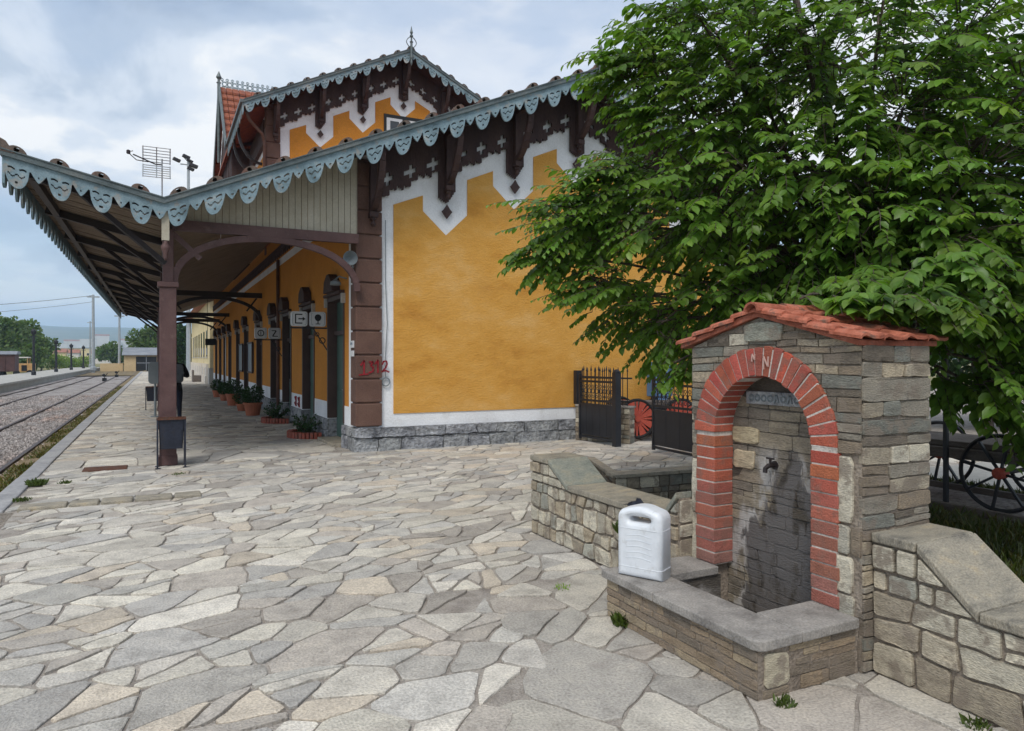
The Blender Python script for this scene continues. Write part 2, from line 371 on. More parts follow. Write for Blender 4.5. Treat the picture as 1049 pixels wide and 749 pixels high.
def split_rects(w, h, min_h, max_h, min_w, max_w, rg, big=.12):
    """uneven courses of stones: list of rectangles (x0,x1,y0,y1) filling w x h"""
    out = []
    def rec(x0, x1, y0, y1):
        W, H = x1-x0, y1-y0
        tall = rg.random() < big
        if H > max_h*(2.2 if tall else 1) and H > 2*min_h:
            y = y0+rg.uniform(max(min_h, H*.3), min(H-min_h, H*.7)); rec(x0, x1, y0, y); rec(x0, x1, y, y1); return
        lim = rg.uniform(min_w*1.3, max_w)
        if W > lim and W > 2*min_w:
            x = x0+rg.uniform(max(min_w, W*.28), min(W-min_w, W*.72)); rec(x0, x, y0, y1); rec(x, x1, y0, y1); return
        if W > 1.9*min_w and H > 1.9*min_h and rg.random() < .25:
            y = y0+H*rg.uniform(.35, .65); rec(x0, x1, y0, y); rec(x0, x1, y, y1); return
        out.append((x0, x1, y0, y1))
    rec(0, w, 0, h)
    return out

def rubble(mb, to3, w, h, pal, rg, min_h=.05, max_h=.13, min_w=.08, max_w=.34, gap=.007, depth=.012, planes=(), push=None, jit=.012, big=.12, amp=.006, rough=.004, keep=None, rim=.006):
    for x0, x1, y0, y1 in split_rects(w, h, min_h, max_h, min_w, max_w, rg, big):
        def jp(x, y): # joint corners move together
            a = noise.noise_vector(Vector((x*7.3+3, y*7.3, 5)))
            e = lambda t, m: 0 if t < 1e-6 or abs(t-m) < 1e-6 else 1
            return (x+a.x*jit*e(x, w), y+a.y*jit*e(y, h))
        poly = [jp(x0, y0), jp(x1, y0), jp(x1, y1), jp(x0, y1)]
        for a, b, c in planes: poly = clip(poly, a, b, c) if len(poly) >= 3 else poly
        if len(poly) < 3 or area(poly) < 6e-4: continue
        c = centroid(poly)
        if keep and not keep(*c): continue
        col = pal(x1-x0, y1-y0, rg)
        g = gap
        if push:
            poly = [push(*p) for p in subdiv(inset(poly, gap) or poly, .03)]; 
            if area(poly) < 1e-3: continue
            g = 0
            stone_cell_raw(mb, poly, to3, depth*rg.uniform(.6, 1.4), col); continue
        stone_cell(mb, poly, to3, depth*rg.uniform(.55, 1.5), g, col, seed=rg.uniform(0, 50), amp=amp, rough=rough, tilt=.02, rim=rim, rnd_c=.07)

def stone_cell_raw(mb, p, to3, depth, col):
    cx, cy = centroid(p); n = len(p)
    vs = [to3(x, y, -.01) for x, y in p]+[to3(x, y, depth*.75) for x, y in p]+[to3(cx+(x-cx)*.94, cy+(y-cy)*.94, depth) for x, y in p]
    fs = [(r*n+i, r*n+(i+1) % n, (r+1)*n+(i+1) % n, (r+1)*n+i) for r in range(2) for i in range(n)]+[tuple(2*n+i for i in range(n))]
    mb.add(vs, fs, col)

def mixc(a, b, t): return tuple(x+(y-x)*t for x, y in zip(a, b))
PALE, BUFF, GREY, BROWN, DARK, BLUE = s(202, 196, 180), s(172, 160, 140), s(146, 140, 129), s(134, 122, 107), s(116, 108, 98), s(128, 129, 122)
def pal_fountain(w, h, rg):
    ar = w/h
    if ar < 1.3 and h > .085: base = rg.choice([PALE, PALE, BUFF, GREY])
    elif ar < 2.6 and rg.random() < .3: base = rg.choice([PALE, BUFF])
    else: base = rg.choice([BROWN, BROWN, GREY, GREY, DARK, BUFF, mixc(GREY, BUFF, .5), BLUE])
    k = rg.uniform(.8, 1.1); return tuple(c*k for c in base)
def pal_wing(w, h, rg):
    base = rg.choice([PALE, PALE, PALE, BUFF, mixc(PALE, BUFF, .5), mixc(GREY, BUFF, .5), mixc(PALE, GREY, .5), s(166, 166, 156)]) if min(w, h) > .06 else rg.choice([BROWN, GREY, BUFF])
    k = rg.uniform(.82, 1.08); return tuple(c*k for c in base)
def pal_basin(w, h, rg):
    base = rg.choice([s(150, 134, 114), s(160, 146, 124), s(138, 124, 108), s(126, 116, 104)])
    k = rg.uniform(.9, 1.06); return tuple(c*k for c in base)
# ---------------------------------------------------------------- camera, light, sky
cam = bpy.data.cameras.new('camera'); co = bpy.data.objects.new('camera', cam); C.objects.link(co)
co.location = (0, 0, CAMZ); co.rotation_euler = (R(90), 0, -YAW)
cam.sensor_width = 36; cam.lens = 36*FOC/1049; cam.shift_y = -(374.5-HY)/1049; cam.clip_end = 20000; cam.clip_start = .05
scene.camera = co
SUN_EL, SUN_AZ = R(52), R(222)        # azimuth clockwise from +Y: behind and to the left of the viewer
sd = bpy.data.lights.new('sun', 'SUN'); sd.energy = 1.7; sd.angle = R(20); sd.color = (1, .95, .88)
so = bpy.data.objects.new('sun', sd); C.objects.link(so)
dirv = Vector((math.sin(SUN_AZ)*math.cos(SUN_EL), math.cos(SUN_AZ)*math.cos(SUN_EL), math.sin(SUN_EL)))
so.rotation_euler = dirv.to_track_quat('Z', 'Y').to_euler(); so.location = dirv*60
w = bpy.data.worlds.new('World'); scene.world = w; w.use_nodes = True
nt = w.node_tree; N = nt.nodes; L = nt.links
for n in list(N): N.remove(n)
wo = N.new('ShaderNodeOutputWorld'); bg = N.new('ShaderNodeBackground'); bg.inputs['Strength'].default_value = .15
sky = N.new('ShaderNodeTexSky'); sky.sky_type = 'NISHITA'; sky.sun_disc = False; sky.sun_elevation = SUN_EL; sky.sun_rotation = SUN_AZ
sky.air_density = 1.0; sky.dust_density = 2.0
tc = N.new('ShaderNodeTexCoord'); sx = N.new('ShaderNodeSeparateXYZ'); L.new(tc.outputs['Generated'], sx.inputs[0])
def wm(op, a, b):
    q = N.new('ShaderNodeMath'); q.operation = op
    for i, x in enumerate((a, b)):
        if isinstance(x, (int, float)): q.inputs[i].default_value = x
        else: L.new(x, q.inputs[i])
    return q.outputs[0]
zz = wm('ADD', wm('MAXIMUM', sx.outputs[2], 0.0), .22)
cb = N.new('ShaderNodeCombineXYZ')
L.new(wm('DIVIDE', sx.outputs[0], zz), cb.inputs[0]); L.new(wm('DIVIDE', sx.outputs[1], zz), cb.inputs[1])
def wnoise(scale, detail, rough, off, dist=0):
    mp = N.new('ShaderNodeMapping'); mp.inputs['Location'].default_value = off; L.new(cb.outputs[0], mp.inputs[0])
    n = N.new('ShaderNodeTexNoise'); n.inputs['Scale'].default_value = scale; n.inputs['Detail'].default_value = detail
    n.inputs['Roughness'].default_value = rough; n.inputs['Distortion'].default_value = dist
    L.new(mp.outputs[0], n.inputs['Vector']); return n.outputs['Fac']
def ramp(fac, stops):
    cr = N.new('ShaderNodeValToRGB'); e = cr.color_ramp.elements; cr.color_ramp.interpolation = 'EASE'
    e[0].position, e[0].color = stops[0][0], (*stops[0][1], 1); e[1].position, e[1].color = stops[-1][0], (*stops[-1][1], 1)
    for p, c in stops[1:-1]:
        q = e.new(p); q.color = (*c, 1)
    L.new(fac, cr.inputs['Fac']); return cr.outputs['Color']
shape = wnoise(1.5, 9, .56, (3.1, 1.7, 0), .35)
soft = wnoise(.8, 4, .5, (7.7, 2.2, 0), .2)
k = 1/.15
cl = lambda r, g, b: tuple(c*k for c in s(r, g, b))
cloudc = ramp(wm('ADD', wm('MULTIPLY', shape, .6), wm('MULTIPLY', soft, .4)),
              [(.40, (.40, .48, .61)), (.46, (.53, .62, .75)), (.505, (.72, .79, .89)), (.56, (.98, .99, 1.0))])
vs_ = N.new('ShaderNodeVectorMath'); vs_.operation = 'SCALE'; vs_.inputs['Scale'].default_value = k*.80; L.new(cloudc, vs_.inputs[0])
mask = ramp(wm('ADD', wm('MULTIPLY', wnoise(.8, 6, .55, (1.3, 8.4, 0), .3), .75), wm('MULTIPLY', soft, .25)), [(.42, (.6,)*3), (.52, (1,)*3)])
mx = N.new('ShaderNodeMix'); mx.data_type = 'RGBA'; L.new(mask, mx.inputs[0]); L.new(sky.outputs[0], mx.inputs[6]); L.new(vs_.outputs[0], mx.inputs[7])
hz_f = ramp(wm('MAXIMUM', sx.outputs[2], 0.0), [(.0, (1, 1, 1)), (.12, (0, 0, 0))])
mh = N.new('ShaderNodeMix'); mh.data_type = 'RGBA'; L.new(wm('MULTIPLY', hz_f, .75), mh.inputs[0]); L.new(mx.outputs[2], mh.inputs[6]); mh.inputs[7].default_value = (.52*k, .63*k, .77*k, 1)
L.new(mh.outputs[2], bg.inputs['Color']); L.new(bg.outputs[0], wo.inputs['Surface'])
vsn = scene.view_settings; vsn.view_transform = 'Standard'; vsn.look = 'None'; vsn.gamma = 1; vsn.exposure = 0.43; vsn.use_curve_mapping = False
scene.cycles.max_bounces = 8; scene.cycles.use_denoising = True; scene.cycles.volume_bounces = 1
scene.cycles.sample_clamp_indirect = 10
scene.cycles.use_adaptive_sampling = True; scene.cycles.adaptive_threshold = .015

# ---------------------------------------------------------------- ground
PIT = [(3.47, 5.2), (6.2, 9.6), (5.56, 7.94), (7.1, 7.85), (7.1, 6.05), (3.71, 6.05), (3.71, 5.2)]
def in_poly(x, y, poly):
    c = False; n = len(poly)
    for i in range(n):
        (x0, y0), (x1, y1) = poly[i], poly[i-1]
        if (y0 > y) != (y1 > y) and x < (x1-x0)*(y-y0)/(y1-y0)+x0: c = not c
    return c
mb = MB()
outer = [(-1.32, -6), (40, -6), (40, 96), (-1.46, 96), (-1.46, 8.95), (-1.32, 8.95)]
lo = [[Vector((x, y, 0)) for x, y in outer], [Vector((x, y, 0)) for x, y in PIT][::-1]]
flat = [p for l in lo for p in l]
tris = tessellate_polygon(lo)
mb.add([(p.x, p.y, -.014) for p in flat], [tuple(t) for t in tris])
for i in range(len(outer)):
    p, q = outer[i], outer[(i+1) % len(outer)]
    mb.add([(*p, -.014), (*q, -.014), (*q, -.8), (*p, -.8)], [(0, 1, 2, 3)])
structure(mb, 'plaza_ground', 'joint', fixn=False)

# crazy paving: coarse irregular cells, each broken again along random lines
def crazy(x0, x1, y0, y1, sp, seed, ok, ang=0, ax=1.0):
    rg = random.Random(seed); pts = {}; ca, sa = math.cos(ang), math.sin(ang)
    D = math.hypot(x1-x0, y1-y0)/2+1; cx, cy = (x0+x1)/2, (y0+y1)/2; n = int(D/sp)+2
    for i in range(-n, n+1):
        for j in range(-n, n+1):
            pts[i, j] = ((i+rg.uniform(-.48, .48)+.5*(j % 2))*sp, (j+rg.uniform(-.48, .48))*sp)
    W = lambda p: (cx+p[0]*ax*ca-p[1]*sa/ax, cy+p[0]*ax*sa+p[1]*ca/ax)
    for (i, j), p in pts.items():
        wx, wy = W(p)
        if not (x0-.8 < wx < x1+.8 and y0-.8 < wy < y1+.8): continue
        cell = [(p[0]-2*sp, p[1]-2*sp), (p[0]+2*sp, p[1]-2*sp), (p[0]+2*sp, p[1]+2*sp), (p[0]-2*sp, p[1]+2*sp)]
        for di in range(-2, 3):
            for dj in range(-2, 3):
                q = pts.get((i+di, j+dj))
                if q is None or (di == 0 and dj == 0): continue
                a, b = q[0]-p[0], q[1]-p[1]
                cell = clip(cell, a, b, (q[0]**2+q[1]**2-p[0]**2-p[1]**2)/2)
                if len(cell) < 3: break
            if len(cell) < 3: break
        if len(cell) < 3: continue
        cells = [cell]
        for _ in range(rg.choice([0, 1, 1, 2, 2, 3])):
            cells.sort(key=area); big = cells.pop()
            if area(big) < .11*sp*sp: cells.append(big); continue
            c = centroid(big); t = rg.uniform(0, math.pi); # break across the long side as a rule
            far = max(big, key=lambda q: math.hypot(q[0]-c[0], q[1]-c[1]))
            t = math.atan2(far[1]-c[1], far[0]-c[0])+rg.gauss(0, .45)
            a, b = math.cos(t), math.sin(t); o = a*(c[0]+rg.uniform(-.08, .08)*sp)+b*(c[1]+rg.uniform(-.08, .08)*sp)
            A, B = clip(big, a, b, o), clip(big, -a, -b, -o)
            cells += [z for z in (A, B) if len(z) >= 3]
        for z in cells:
            z = [W(q) for q in z]
            if area(z) < 0: z = z[::-1]
            yield z, rg
def shape_cell(z):
    c = centroid(z)
    if in_poly(*c, PIT): return None
    z = clip(z, -1, 0, 1.315 if c[1] < 8.95 else 1.418)
    if len(z) < 3: return None
    if 3 < c[0] < 8 and 5 < c[1] < 11:
        for i in range(len(PIT)):
            p, q = PIT[i], PIT[(i+1) % len(PIT)]
            ex, ey = q[0]-p[0], q[1]-p[1]; l = math.hypot(ex, ey); nx, ny = -ey/l, ex/l    # PIT runs clockwise: outward normal
            o = nx*p[0]+ny*p[1]
            if nx*c[0]+ny*c[1] > o and min(math.hypot(x-(p[0]+ex*t), y-(p[1]+ey*t)) for x, y in z+[c] for t in (0, .25, .5, .75, 1)) < .5 and \
               min(p[0], q[0])-.4 < c[0] < max(p[0], q[0])+.4 and min(p[1], q[1])-.4 < c[1] < max(p[1], q[1])+.4:
                z = clip(z, -nx, -ny, -o)
                if len(z) < 3: return None
    return z
FLAGC = [s(186, 182, 174), s(194, 190, 181), s(180, 178, 173), s(172, 170, 167), s(200, 196, 186), s(190, 181, 168), s(176, 170, 163), s(178, 175, 170), s(203, 199, 191), s(164, 159, 153), s(188, 184, 177), s(182, 180, 176)]
FLAGG = [s(166, 163, 158), s(176, 173, 167), s(160, 157, 152), s(180, 176, 168), s(170, 164, 157)]
def pave(name, x0, x1, y0, y1, sp, seed, ok, step, ang, ax, gap=.016, dk=1, pal=None):
    mb = MB()
    for z, rg in crazy(x0, x1, y0, y1, sp, seed, ok, ang, ax):
        c = centroid(z)
        if not (x0 <= c[0] < x1 and y0 <= c[1] < y1) or not ok(*c): continue
        z = shape_cell(z)
        if not z: continue
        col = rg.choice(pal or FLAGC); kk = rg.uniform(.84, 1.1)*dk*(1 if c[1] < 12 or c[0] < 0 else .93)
        lift = rg.uniform(-.004, .006)
        stone_cell(mb, z, lambda x, y, d: (x, y, d-.012+lift), .011, gap*rg.uniform(.6, 1.5), tuple(q*kk*w_ for q, w_ in zip(col, (1.055, 1.045, 1.02))), step=step, amp=.016, sc=7,
                   seed=3, rim=.007, tilt=.008, rough=.003, rnd_c=.12)
    return structure(mb, name, 'flag', smooth=False, fixn=False)
lawn = lambda x, y: x > 3.72 and y < 6.0
big = lambda x, y: x > 1.45+.35*math.sin(y*2.1)+.1*(y-2) and y < 4.4 or (x > 1.2 and y < 2.0)
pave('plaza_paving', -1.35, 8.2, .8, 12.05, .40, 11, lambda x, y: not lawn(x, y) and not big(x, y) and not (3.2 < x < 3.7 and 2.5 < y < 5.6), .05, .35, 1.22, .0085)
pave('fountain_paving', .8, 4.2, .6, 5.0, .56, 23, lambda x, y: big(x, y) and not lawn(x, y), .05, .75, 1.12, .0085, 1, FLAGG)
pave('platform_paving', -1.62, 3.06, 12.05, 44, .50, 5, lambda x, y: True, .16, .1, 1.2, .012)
pave('far_platform_paving', -1.62, 3.4, 44, 95, .9, 9, lambda x, y: True, .5, .1, 1.12, .02)
pave('yard_paving', 8.2, 13, 6.2, 12.05, .7, 21, lambda x, y: True, .12, .6, 1.1)

# sunken area behind the low wall
mb = MB()
for i in range(len(PIT)):
    p, q = Vector((*PIT[i], 0)), Vector((*PIT[(i+1) % len(PIT)], 0)); d = q-p; l = d.length; d /= l
    nrm = Vector((d.y, -d.x, 0))      # into the pit
    to3 = lambda x, y, dd, p=p, d=d, n=nrm: tuple(p+d*x+Vector((0, 0, -.75+y))+n*dd)
    rubble(mb, to3, l, .72, pal_fountain, random.Random(40+i), .07, .16, .12, .45)
    mb.add([tuple(p+Vector((0, 0, -.015))), tuple(q+Vector((0, 0, -.015))), tuple(q+Vector((0, 0, -.8))), tuple(p+Vector((0, 0, -.8)))], [(0, 1, 2, 3)], s(96, 86, 78))
structure(mb, 'sunken_area_wall', 'stone')
mb = MB(); mb.add([(x, y, -.69) for x, y in PIT], [tuple(t) for t in tessellate_polygon([[Vector((x, y, 0)) for x, y in PIT]])]); structure(mb, 'sunken_area_floor', 'lawn')
mb = MB()                            # edging slabs round it
for i in (1, 2):
    p, q = Vector((*PIT[i], 0)), Vector((*PIT[(i+1) % len(PIT)], 0)); d = (q-p).normalized(); nrm = Vector((-d.y, d.x, 0)); l = (q-p).length
    k = 3
    for j in range(k):
        a, b = p+d*(l*j/k+.006), p+d*(l*(j+1)/k-.006)
        zt_ = Vector((0, 0, .014 if i == 1 else .021)); mb.prism([a-nrm*.03+zt_, b-nrm*.03+zt_, b+nrm*(.10 if i == 1 else .26)+zt_, a+nrm*(.10 if i == 1 else .26)+zt_], (0, 0, -.05))
structure(mb, 'sunken_area_edging', 'slab_warm', bevel=.006)

# platform kerb and the row of long stones at its near end
mb = MB(); rg = random.Random(3); y = 8.97
while y < 95:
    l = rg.uniform(1.0, 1.6); dz = rg.uniform(-.006, .006); mb.box(-1.655, -1.425, y, y+l-.012, -.62, .010+dz); y += l
structure(mb, 'platform_kerb', 'kerb', bevel=.015)
mb = MB(); x = -1.30
for wd in (.46, .30, .33, .4, .3):
    mb.box(x, x+wd-.02, 8.92, 9.16, -.1, .035+rg.uniform(-.004, .004)); x += wd
structure(mb, 'step_stones', 'slab_warm', bevel=.018)

# track bed, verges, land
def sheet(name, mat, xs, ys, zf, kind='structure'):
    mb = MB(); vs = [(x, y, zf(x, y)) for y in ys for x in xs]; n = len(xs)
    mb.add(vs, [(j*n+i, j*n+i+1, (j+1)*n+i+1, (j+1)*n+i) for j in range(len(ys)-1) for i in range(n-1)])
    return tag(mb.build(name, mat, smooth=True, fixn=False), kind=kind)
lin = lambda a, b, n: [a+(b-a)*i/n for i in range(n+1)]
nz = lambda x, y, sc: noise.noise(Vector((x*sc, y*sc, 2.3)))
geo = lambda a, b, n: [a*(b/a)**(i/n) for i in range(n+1)]
sheet('terrain', 'terrain', [-6000, -2000, -600, -150, -40, -14, 0, 20, 60, 200, 800, 3000, 6000], [-600, -40, 0, 40, 96, 120, 200, 400, 900, 2000, 4500, 7000], lambda x, y: -.72)
sheet('ballast_bed', 'ballast', lin(-8.6, -2.25, 40), geo(1.5, 150, 160), lambda x, y: -.562+.02*nz(x, y, 2.1)+.014*nz(x, y, 6))
def verge_z(x, y):
    t = (x+2.6)/(2.6-1.30); base = -.545+.17*t if y > 8.9 else -.56+.48*max(0, t)**.8
    if 8.2 < y <= 8.9: base = -.55+(.48-.34*(y-8.2)/.7)*max(0, t)**.9
    return base+.03*nz(x, y, 3)
sheet('dirt_verge', 'verge_grass', lin(-2.57, -1.34, 14), geo(1.5, 150, 180), verge_z)
sheet('end_of_line_grass', 'verge_grass', lin(-8.6, 30, 30), lin(95.9, 150, 20), lambda x, y: -.5+.1*nz(x, y, .4))
sheet('lawn', 'lawn', lin(3.72, 13, 60), lin(-5, 6.0, 60), lambda x, y: .004+.012*(1+nz(x, y, 3)))
mb = MB(); mb.box(-13, -8.75, 4, 145, -.68, -.02); mb.box(-9.25, -8.6, 4, 145.01, -.14, .004)
structure(mb, 'far_platform', 'concrete')

def track(cx, label):
    t = thing('railway_track', label, 'railway track', (cx, 70, -.6))
    for sd_ in (-1, 1):
        mb = MB(); x = cx+sd_*.755
        mb.box(x-.042, x+.042, 1, 150, -.555, -.50); mb.box(x-.012, x+.012, 1, 150, -.62, -.555); mb.box(x-.07, x+.07, 1, 150, -.65, -.615)
        mb.build('rail', 'rail', t)
    mb = MB(); y = 1.5
    while y < 150: mb.box(cx-1.25, cx+1.25, y, y+.24, -.75, -.566+rnd.uniform(-.008, .006)); y += .62
    tag(mb.build('sleeper', 'sleeper', t), kind='stuff')
    return t
track(-3.38, 'rusty railway track nearest the station platform')
track(-7.0, 'rusty railway track running along the far concrete platform')

# loose ballast stones lying on the bed
rg = random.Random(71); mb = MB()
OCT = [(1, 0, 0), (-1, 0, 0), (0, 1, 0), (0, -1, 0), (0, 0, 1), (0, 0, -1)]; OF = [(0, 2, 4), (2, 1, 4), (1, 3, 4), (3, 0, 4), (2, 0, 5), (1, 2, 5), (3, 1, 5), (0, 3, 5)]
for _ in range(17000):
    y = 9*(48/9)**rg.random(); x = rg.uniform(-8.4, -2.35)
    if abs(abs(x+3.38)-.755) < .07 or abs(abs(x+7.0)-.755) < .07: continue
    r = rg.uniform(.028, .055); a = rg.uniform(0, 6.3); ca, sa = math.cos(a), math.sin(a)
    k_ = rg.uniform(.55, 1.25); vs = []
    for p in OCT:
        q = [c*r*rg.uniform(.7, 1.25) for c in p]; q[0] += rg.uniform(-.4, .4)*r*abs(p[2]); vs.append((x+q[0]*ca-q[1]*sa, y+q[0]*sa+q[1]*ca, -.555+q[2]*.8))
    rs_ = 1+.35*max(0, noise.noise(Vector((x*.9, y*.25, 1)))); mb.add(vs, OF, (k_*rs_, k_*.985, k_*.98/rs_**.5))
tag(mb.build('ballast_stone', 'ballast_stone'), 'loose grey ballast stones between the rails', 'ballast', kind='stuff')
# hills under the haze
mb = MB(); th = [R(-60+i*1.0) for i in range(131)]; rs = [1300, 1700, 2200, 2700, 3200, 3700, 4100, 4600]
prof = [0, .05, .18, .38, .62, .86, 1, .9]
vs = []
for r, p in zip(rs, prof):
    for t in th:
        x, y = r*math.sin(t), r*math.cos(t)
        crest = 168+46*noise.noise(Vector((t*3.1, 4.2, 0)))+14*noise.noise(Vector((t*14, 1.2, 0)))-60*max(0, min(1, (t-R(2))/R(12)))
        vs.append((x, y, -3+p*crest+(p*(1-p))*60*noise.noise(Vector((x*.0016, y*.0016, 3)))))
n = len(th)
mb.add(vs, [(j*n+i, j*n+i+1, (j+1)*n+i+1, (j+1)*n+i) for j in range(len(rs)-1) for i in range(n-1)])
structure(mb, 'hills', 'hill', smooth=True, fixn=False)
# the air between
mb = MB(); mb.box(-5500, 5500, -900, 6500, -5, 260)
hz = mb.build('haze', 'white'); tag(hz, kind='stuff')
hm = bpy.data.materials.new('haze_air'); hm.use_nodes = True; hn = hm.node_tree.nodes
for q in list(hn): hn.remove(q)
ho = hn.new('ShaderNodeOutputMaterial'); pv = hn.new('ShaderNodeVolumePrincipled'); pv.inputs['Density'].default_value = .00028
pv.inputs['Color'].default_value = (.56, .76, 1.0, 1); pv.inputs['Anisotropy'].default_value = 0
hm.node_tree.links.new(pv.outputs[0], ho.inputs['Volume']); hz.data.materials.clear(); hz.data.materials.append(hm)
# ---------------------------------------------------------------- station building and canopy
FY = 11.2                     # plane of the carved fascia; wall face at Y = 12
WX0, WX1, GX = 3.05, 11.85, 7.45
PITCH = .478
def roof_z(x): return 3.85+.434*(x-.1) if x <= GX else roof_z(GX)-.434*(x-GX)
def wing_z(x): return 3.85+.2366*(.1-x)
UP_Y = 22.2
def up_z(x): return 11.70-.485*abs(x-GX)

def lobe_depth(x, ph, sc=1.0):
    t = ((x-ph)/PITCH/sc+.5) % 1-.5; a = abs(t)*PITCH
    if a < .135: return (.22+.215*max(0, 1-(a/.135)**2.4)**.75)*sc
    if abs(a-PITCH/2) < .075: return (.19+.11*(1-abs(a-PITCH/2)/.075)**.8)*sc
    return .175*sc
def lobe_holes(x, ph, sc=1.0):
    t = ((x-ph)/PITCH/sc+.5) % 1-.5; a = abs(t)*PITCH; u = t*PITCH
    h = []
    if .025 < a < .105: h.append((.175*sc+.012*math.cos(a*45), .200*sc+.012*math.cos(a*45)))
    if a < .095: h.append((.262*sc-.018*math.cos(a*66), .283*sc-.018*math.cos(a*66)))
    if a < .016: h.append((.345*sc, .375*sc))
    if abs(a-PITCH/2) < .014: h.append((.21*sc, .235*sc))
    return h
def board(mb, topf, depthf, holesf, x0, x1, dx, y, thick, to=None):
    """an upright carved board: columns of quads with real openings, front and back"""
    to = to or (lambda x, yy, z: (x, yy, z))
    k = max(1, int(round((x1-x0)/dx))); xs = [x0+(x1-x0)*i/k for i in range(k+1)]
    for a, b in zip(xs, xs[1:]):
        m = (a+b)/2
        da, db = (depthf(a), depthf(b)) if depthf.__code__.co_argcount == 1 else (depthf(m, 0),)*2
        ta, tb = topf(a), topf(b); dm = min(da, db)
        segs = []; cur = 0.0
        for h0, h1 in sorted(holesf(m) if holesf else []):
            if h1 < dm and h0 > cur: segs.append((cur, cur, h0, h0)); cur = h1
        segs.append((cur, cur, da, db))
        for s0a, s0b, s1a, s1b in segs:
            A = [to(a, y, ta-s0a), to(b, y, tb-s0b), to(b, y, tb-s1b), to(a, y, ta-s1a)]
            B = [to(a, y+thick, ta-s0a), to(b, y+thick, tb-s0b), to(b, y+thick, tb-s1b), to(a, y+thick, ta-s1a)]
            mb.add(A+B, [(0, 1, 2, 3), (7, 6, 5, 4), (0, 4, 5, 1), (3, 2, 6, 7), (0, 3, 7, 4), (1, 5, 6, 2)])

bld = thing('station_building', 'orange station building with carved blue eaves and dark lattice gables', 'station building', (7.4, 28, 0))

# ---- gable wall, facade, plinth
DOORS = [13.5, 16.2, 19.1, 21.3, 24.6, 28.4, 31.4, 35.0, 37.7, 40.5, 43.3]
DW, DH = .66, 2.72
BY1 = 45.6
mb = MB()                      # white painted masonry (core): gable end and the upper block
mb.prism([(WX0+.06, 12.0, -.05), (WX1, 12.0, -.05), (WX1, 12.0, roof_z(WX1)-.1), (GX, 12.0, roof_z(GX)-.1), (WX0+.06, 12.0, roof_z(WX0+.06)-.1)], (0, .35, 0))
mb.box(WX1-.35, WX1, 12.35, 23, -.05, roof_z(WX1)-.12)
mb.prism([(WX0+.06, 23.0, 4.6), (WX1, 23.0, 4.6), (WX1, 23.0, up_z(WX1)-.12), (GX, 23.0, up_z(GX)-.12), (WX0+.06, 23.0, up_z(WX0+.06)-.12)], (0, .35, 0))
mb.box(WX0+.06, WX0+.4, 23.35, 38, 4.9, 9.35); mb.box(WX1-.35, WX1, 23.35, 38, 4.6, 9.35)
mb.prism([(WX0+.06, 38.0, 0), (WX1, 38.0, 0), (WX1, 38.0, up_z(WX1)-.12), (GX, 38.0, up_z(GX)-.12), (WX0+.06, 38.0, up_z(WX0+.06)-.12)], (0, .35, 0))
mb.prism([(WX0+.06, BY1-.35, 0), (WX1, BY1-.35, 0), (WX1, BY1-.35, roof_z(WX1)-.1), (GX, BY1-.35, roof_z(GX)-.1), (WX0+.06, BY1-.35, roof_z(WX0+.06)-.1)], (0, .35, 0))
mb.build('wall', 'white', bld)

def zig(zf, y, base, x_first):
    """orange render field below the roof line: sloping tops with a white V under each pendant"""
    top = []
    cs = [WX0+.26+1.38*i for i in range(8)]
    xl, xr = x_first, 2*GX-x_first
    off = 1.15
    for i, c in enumerate(cs):
        a, b = c-.44, c+.42
        if c > GX: a, b = 2*GX-(2*GX-c+.42), 2*GX-(2*GX-c-.44)
        if i > 0 and a > xl+.05 and b < xr-.05:
            tip = zf(c)-2.02
            top += [(a, zf(a)-off), (a, tip+.40), (c, tip), (b, tip+.40), (b, zf(b)-off)]
    poly = [(xl, base), (xl, zf(xl)-off+.02)]+top+[(xr, zf(xr)-off+.02), (xr, base)]
    return [(x, y, z) for x, z in poly]
mb = MB()
def field(poly, y0, y1):
    pts = [Vector((p[0], p[2], 0)) for p in poly]; tri = tessellate_polygon([pts]); n = len(poly)
    mb.add([(p[0], y0, p[2]) for p in poly]+[(p[0], y1, p[2]) for p in poly],
           [tuple(t) for t in tri]+[(i, (i+1) % n, (i+1) % n+n, i+n) for i in range(n)])
field(zig(roof_z, 0, .63, 3.71), 11.984, 12.01)
mb.build('gable_render', 'orange', bld)
mb = MB(); field(zig(up_z, 0, 7.0, 3.75), 22.984, 23.01); mb.build('upper_gable_render', 'orange_soft', bld)

# facade towards the tracks: piers between doors
mb_o, mb_w, mb_p = MB(), MB(), MB()
gaps = []; prev = 12.35
for d in DOORS: gaps.append((prev, d-DW)); prev = d+DW
gaps.append((prev, BY1))
for a, b in gaps:
    mb_o.box(WX0, WX0+.36, a, b, .74, DH)
    mb_w.box(WX0-.004, WX0+.36, a, b, .40, .74)
mb_o.box(WX0, WX0+.36, 12.35, BY1, DH, 4.15)
mb_w.box(WX0-.006, WX0+.36, 12.35, BY1, 4.15, 4.34)
mb_o.box(WX0, WX0+.36, 12.35, BY1, 4.34, 5.13)
mb_w.box(WX0-.007, WX0, 12.22, 12.46, .74, 4.15)
mb_o.build('facade_render', 'orange_soft', bld); mb_w.build('facade_band', 'white', bld)
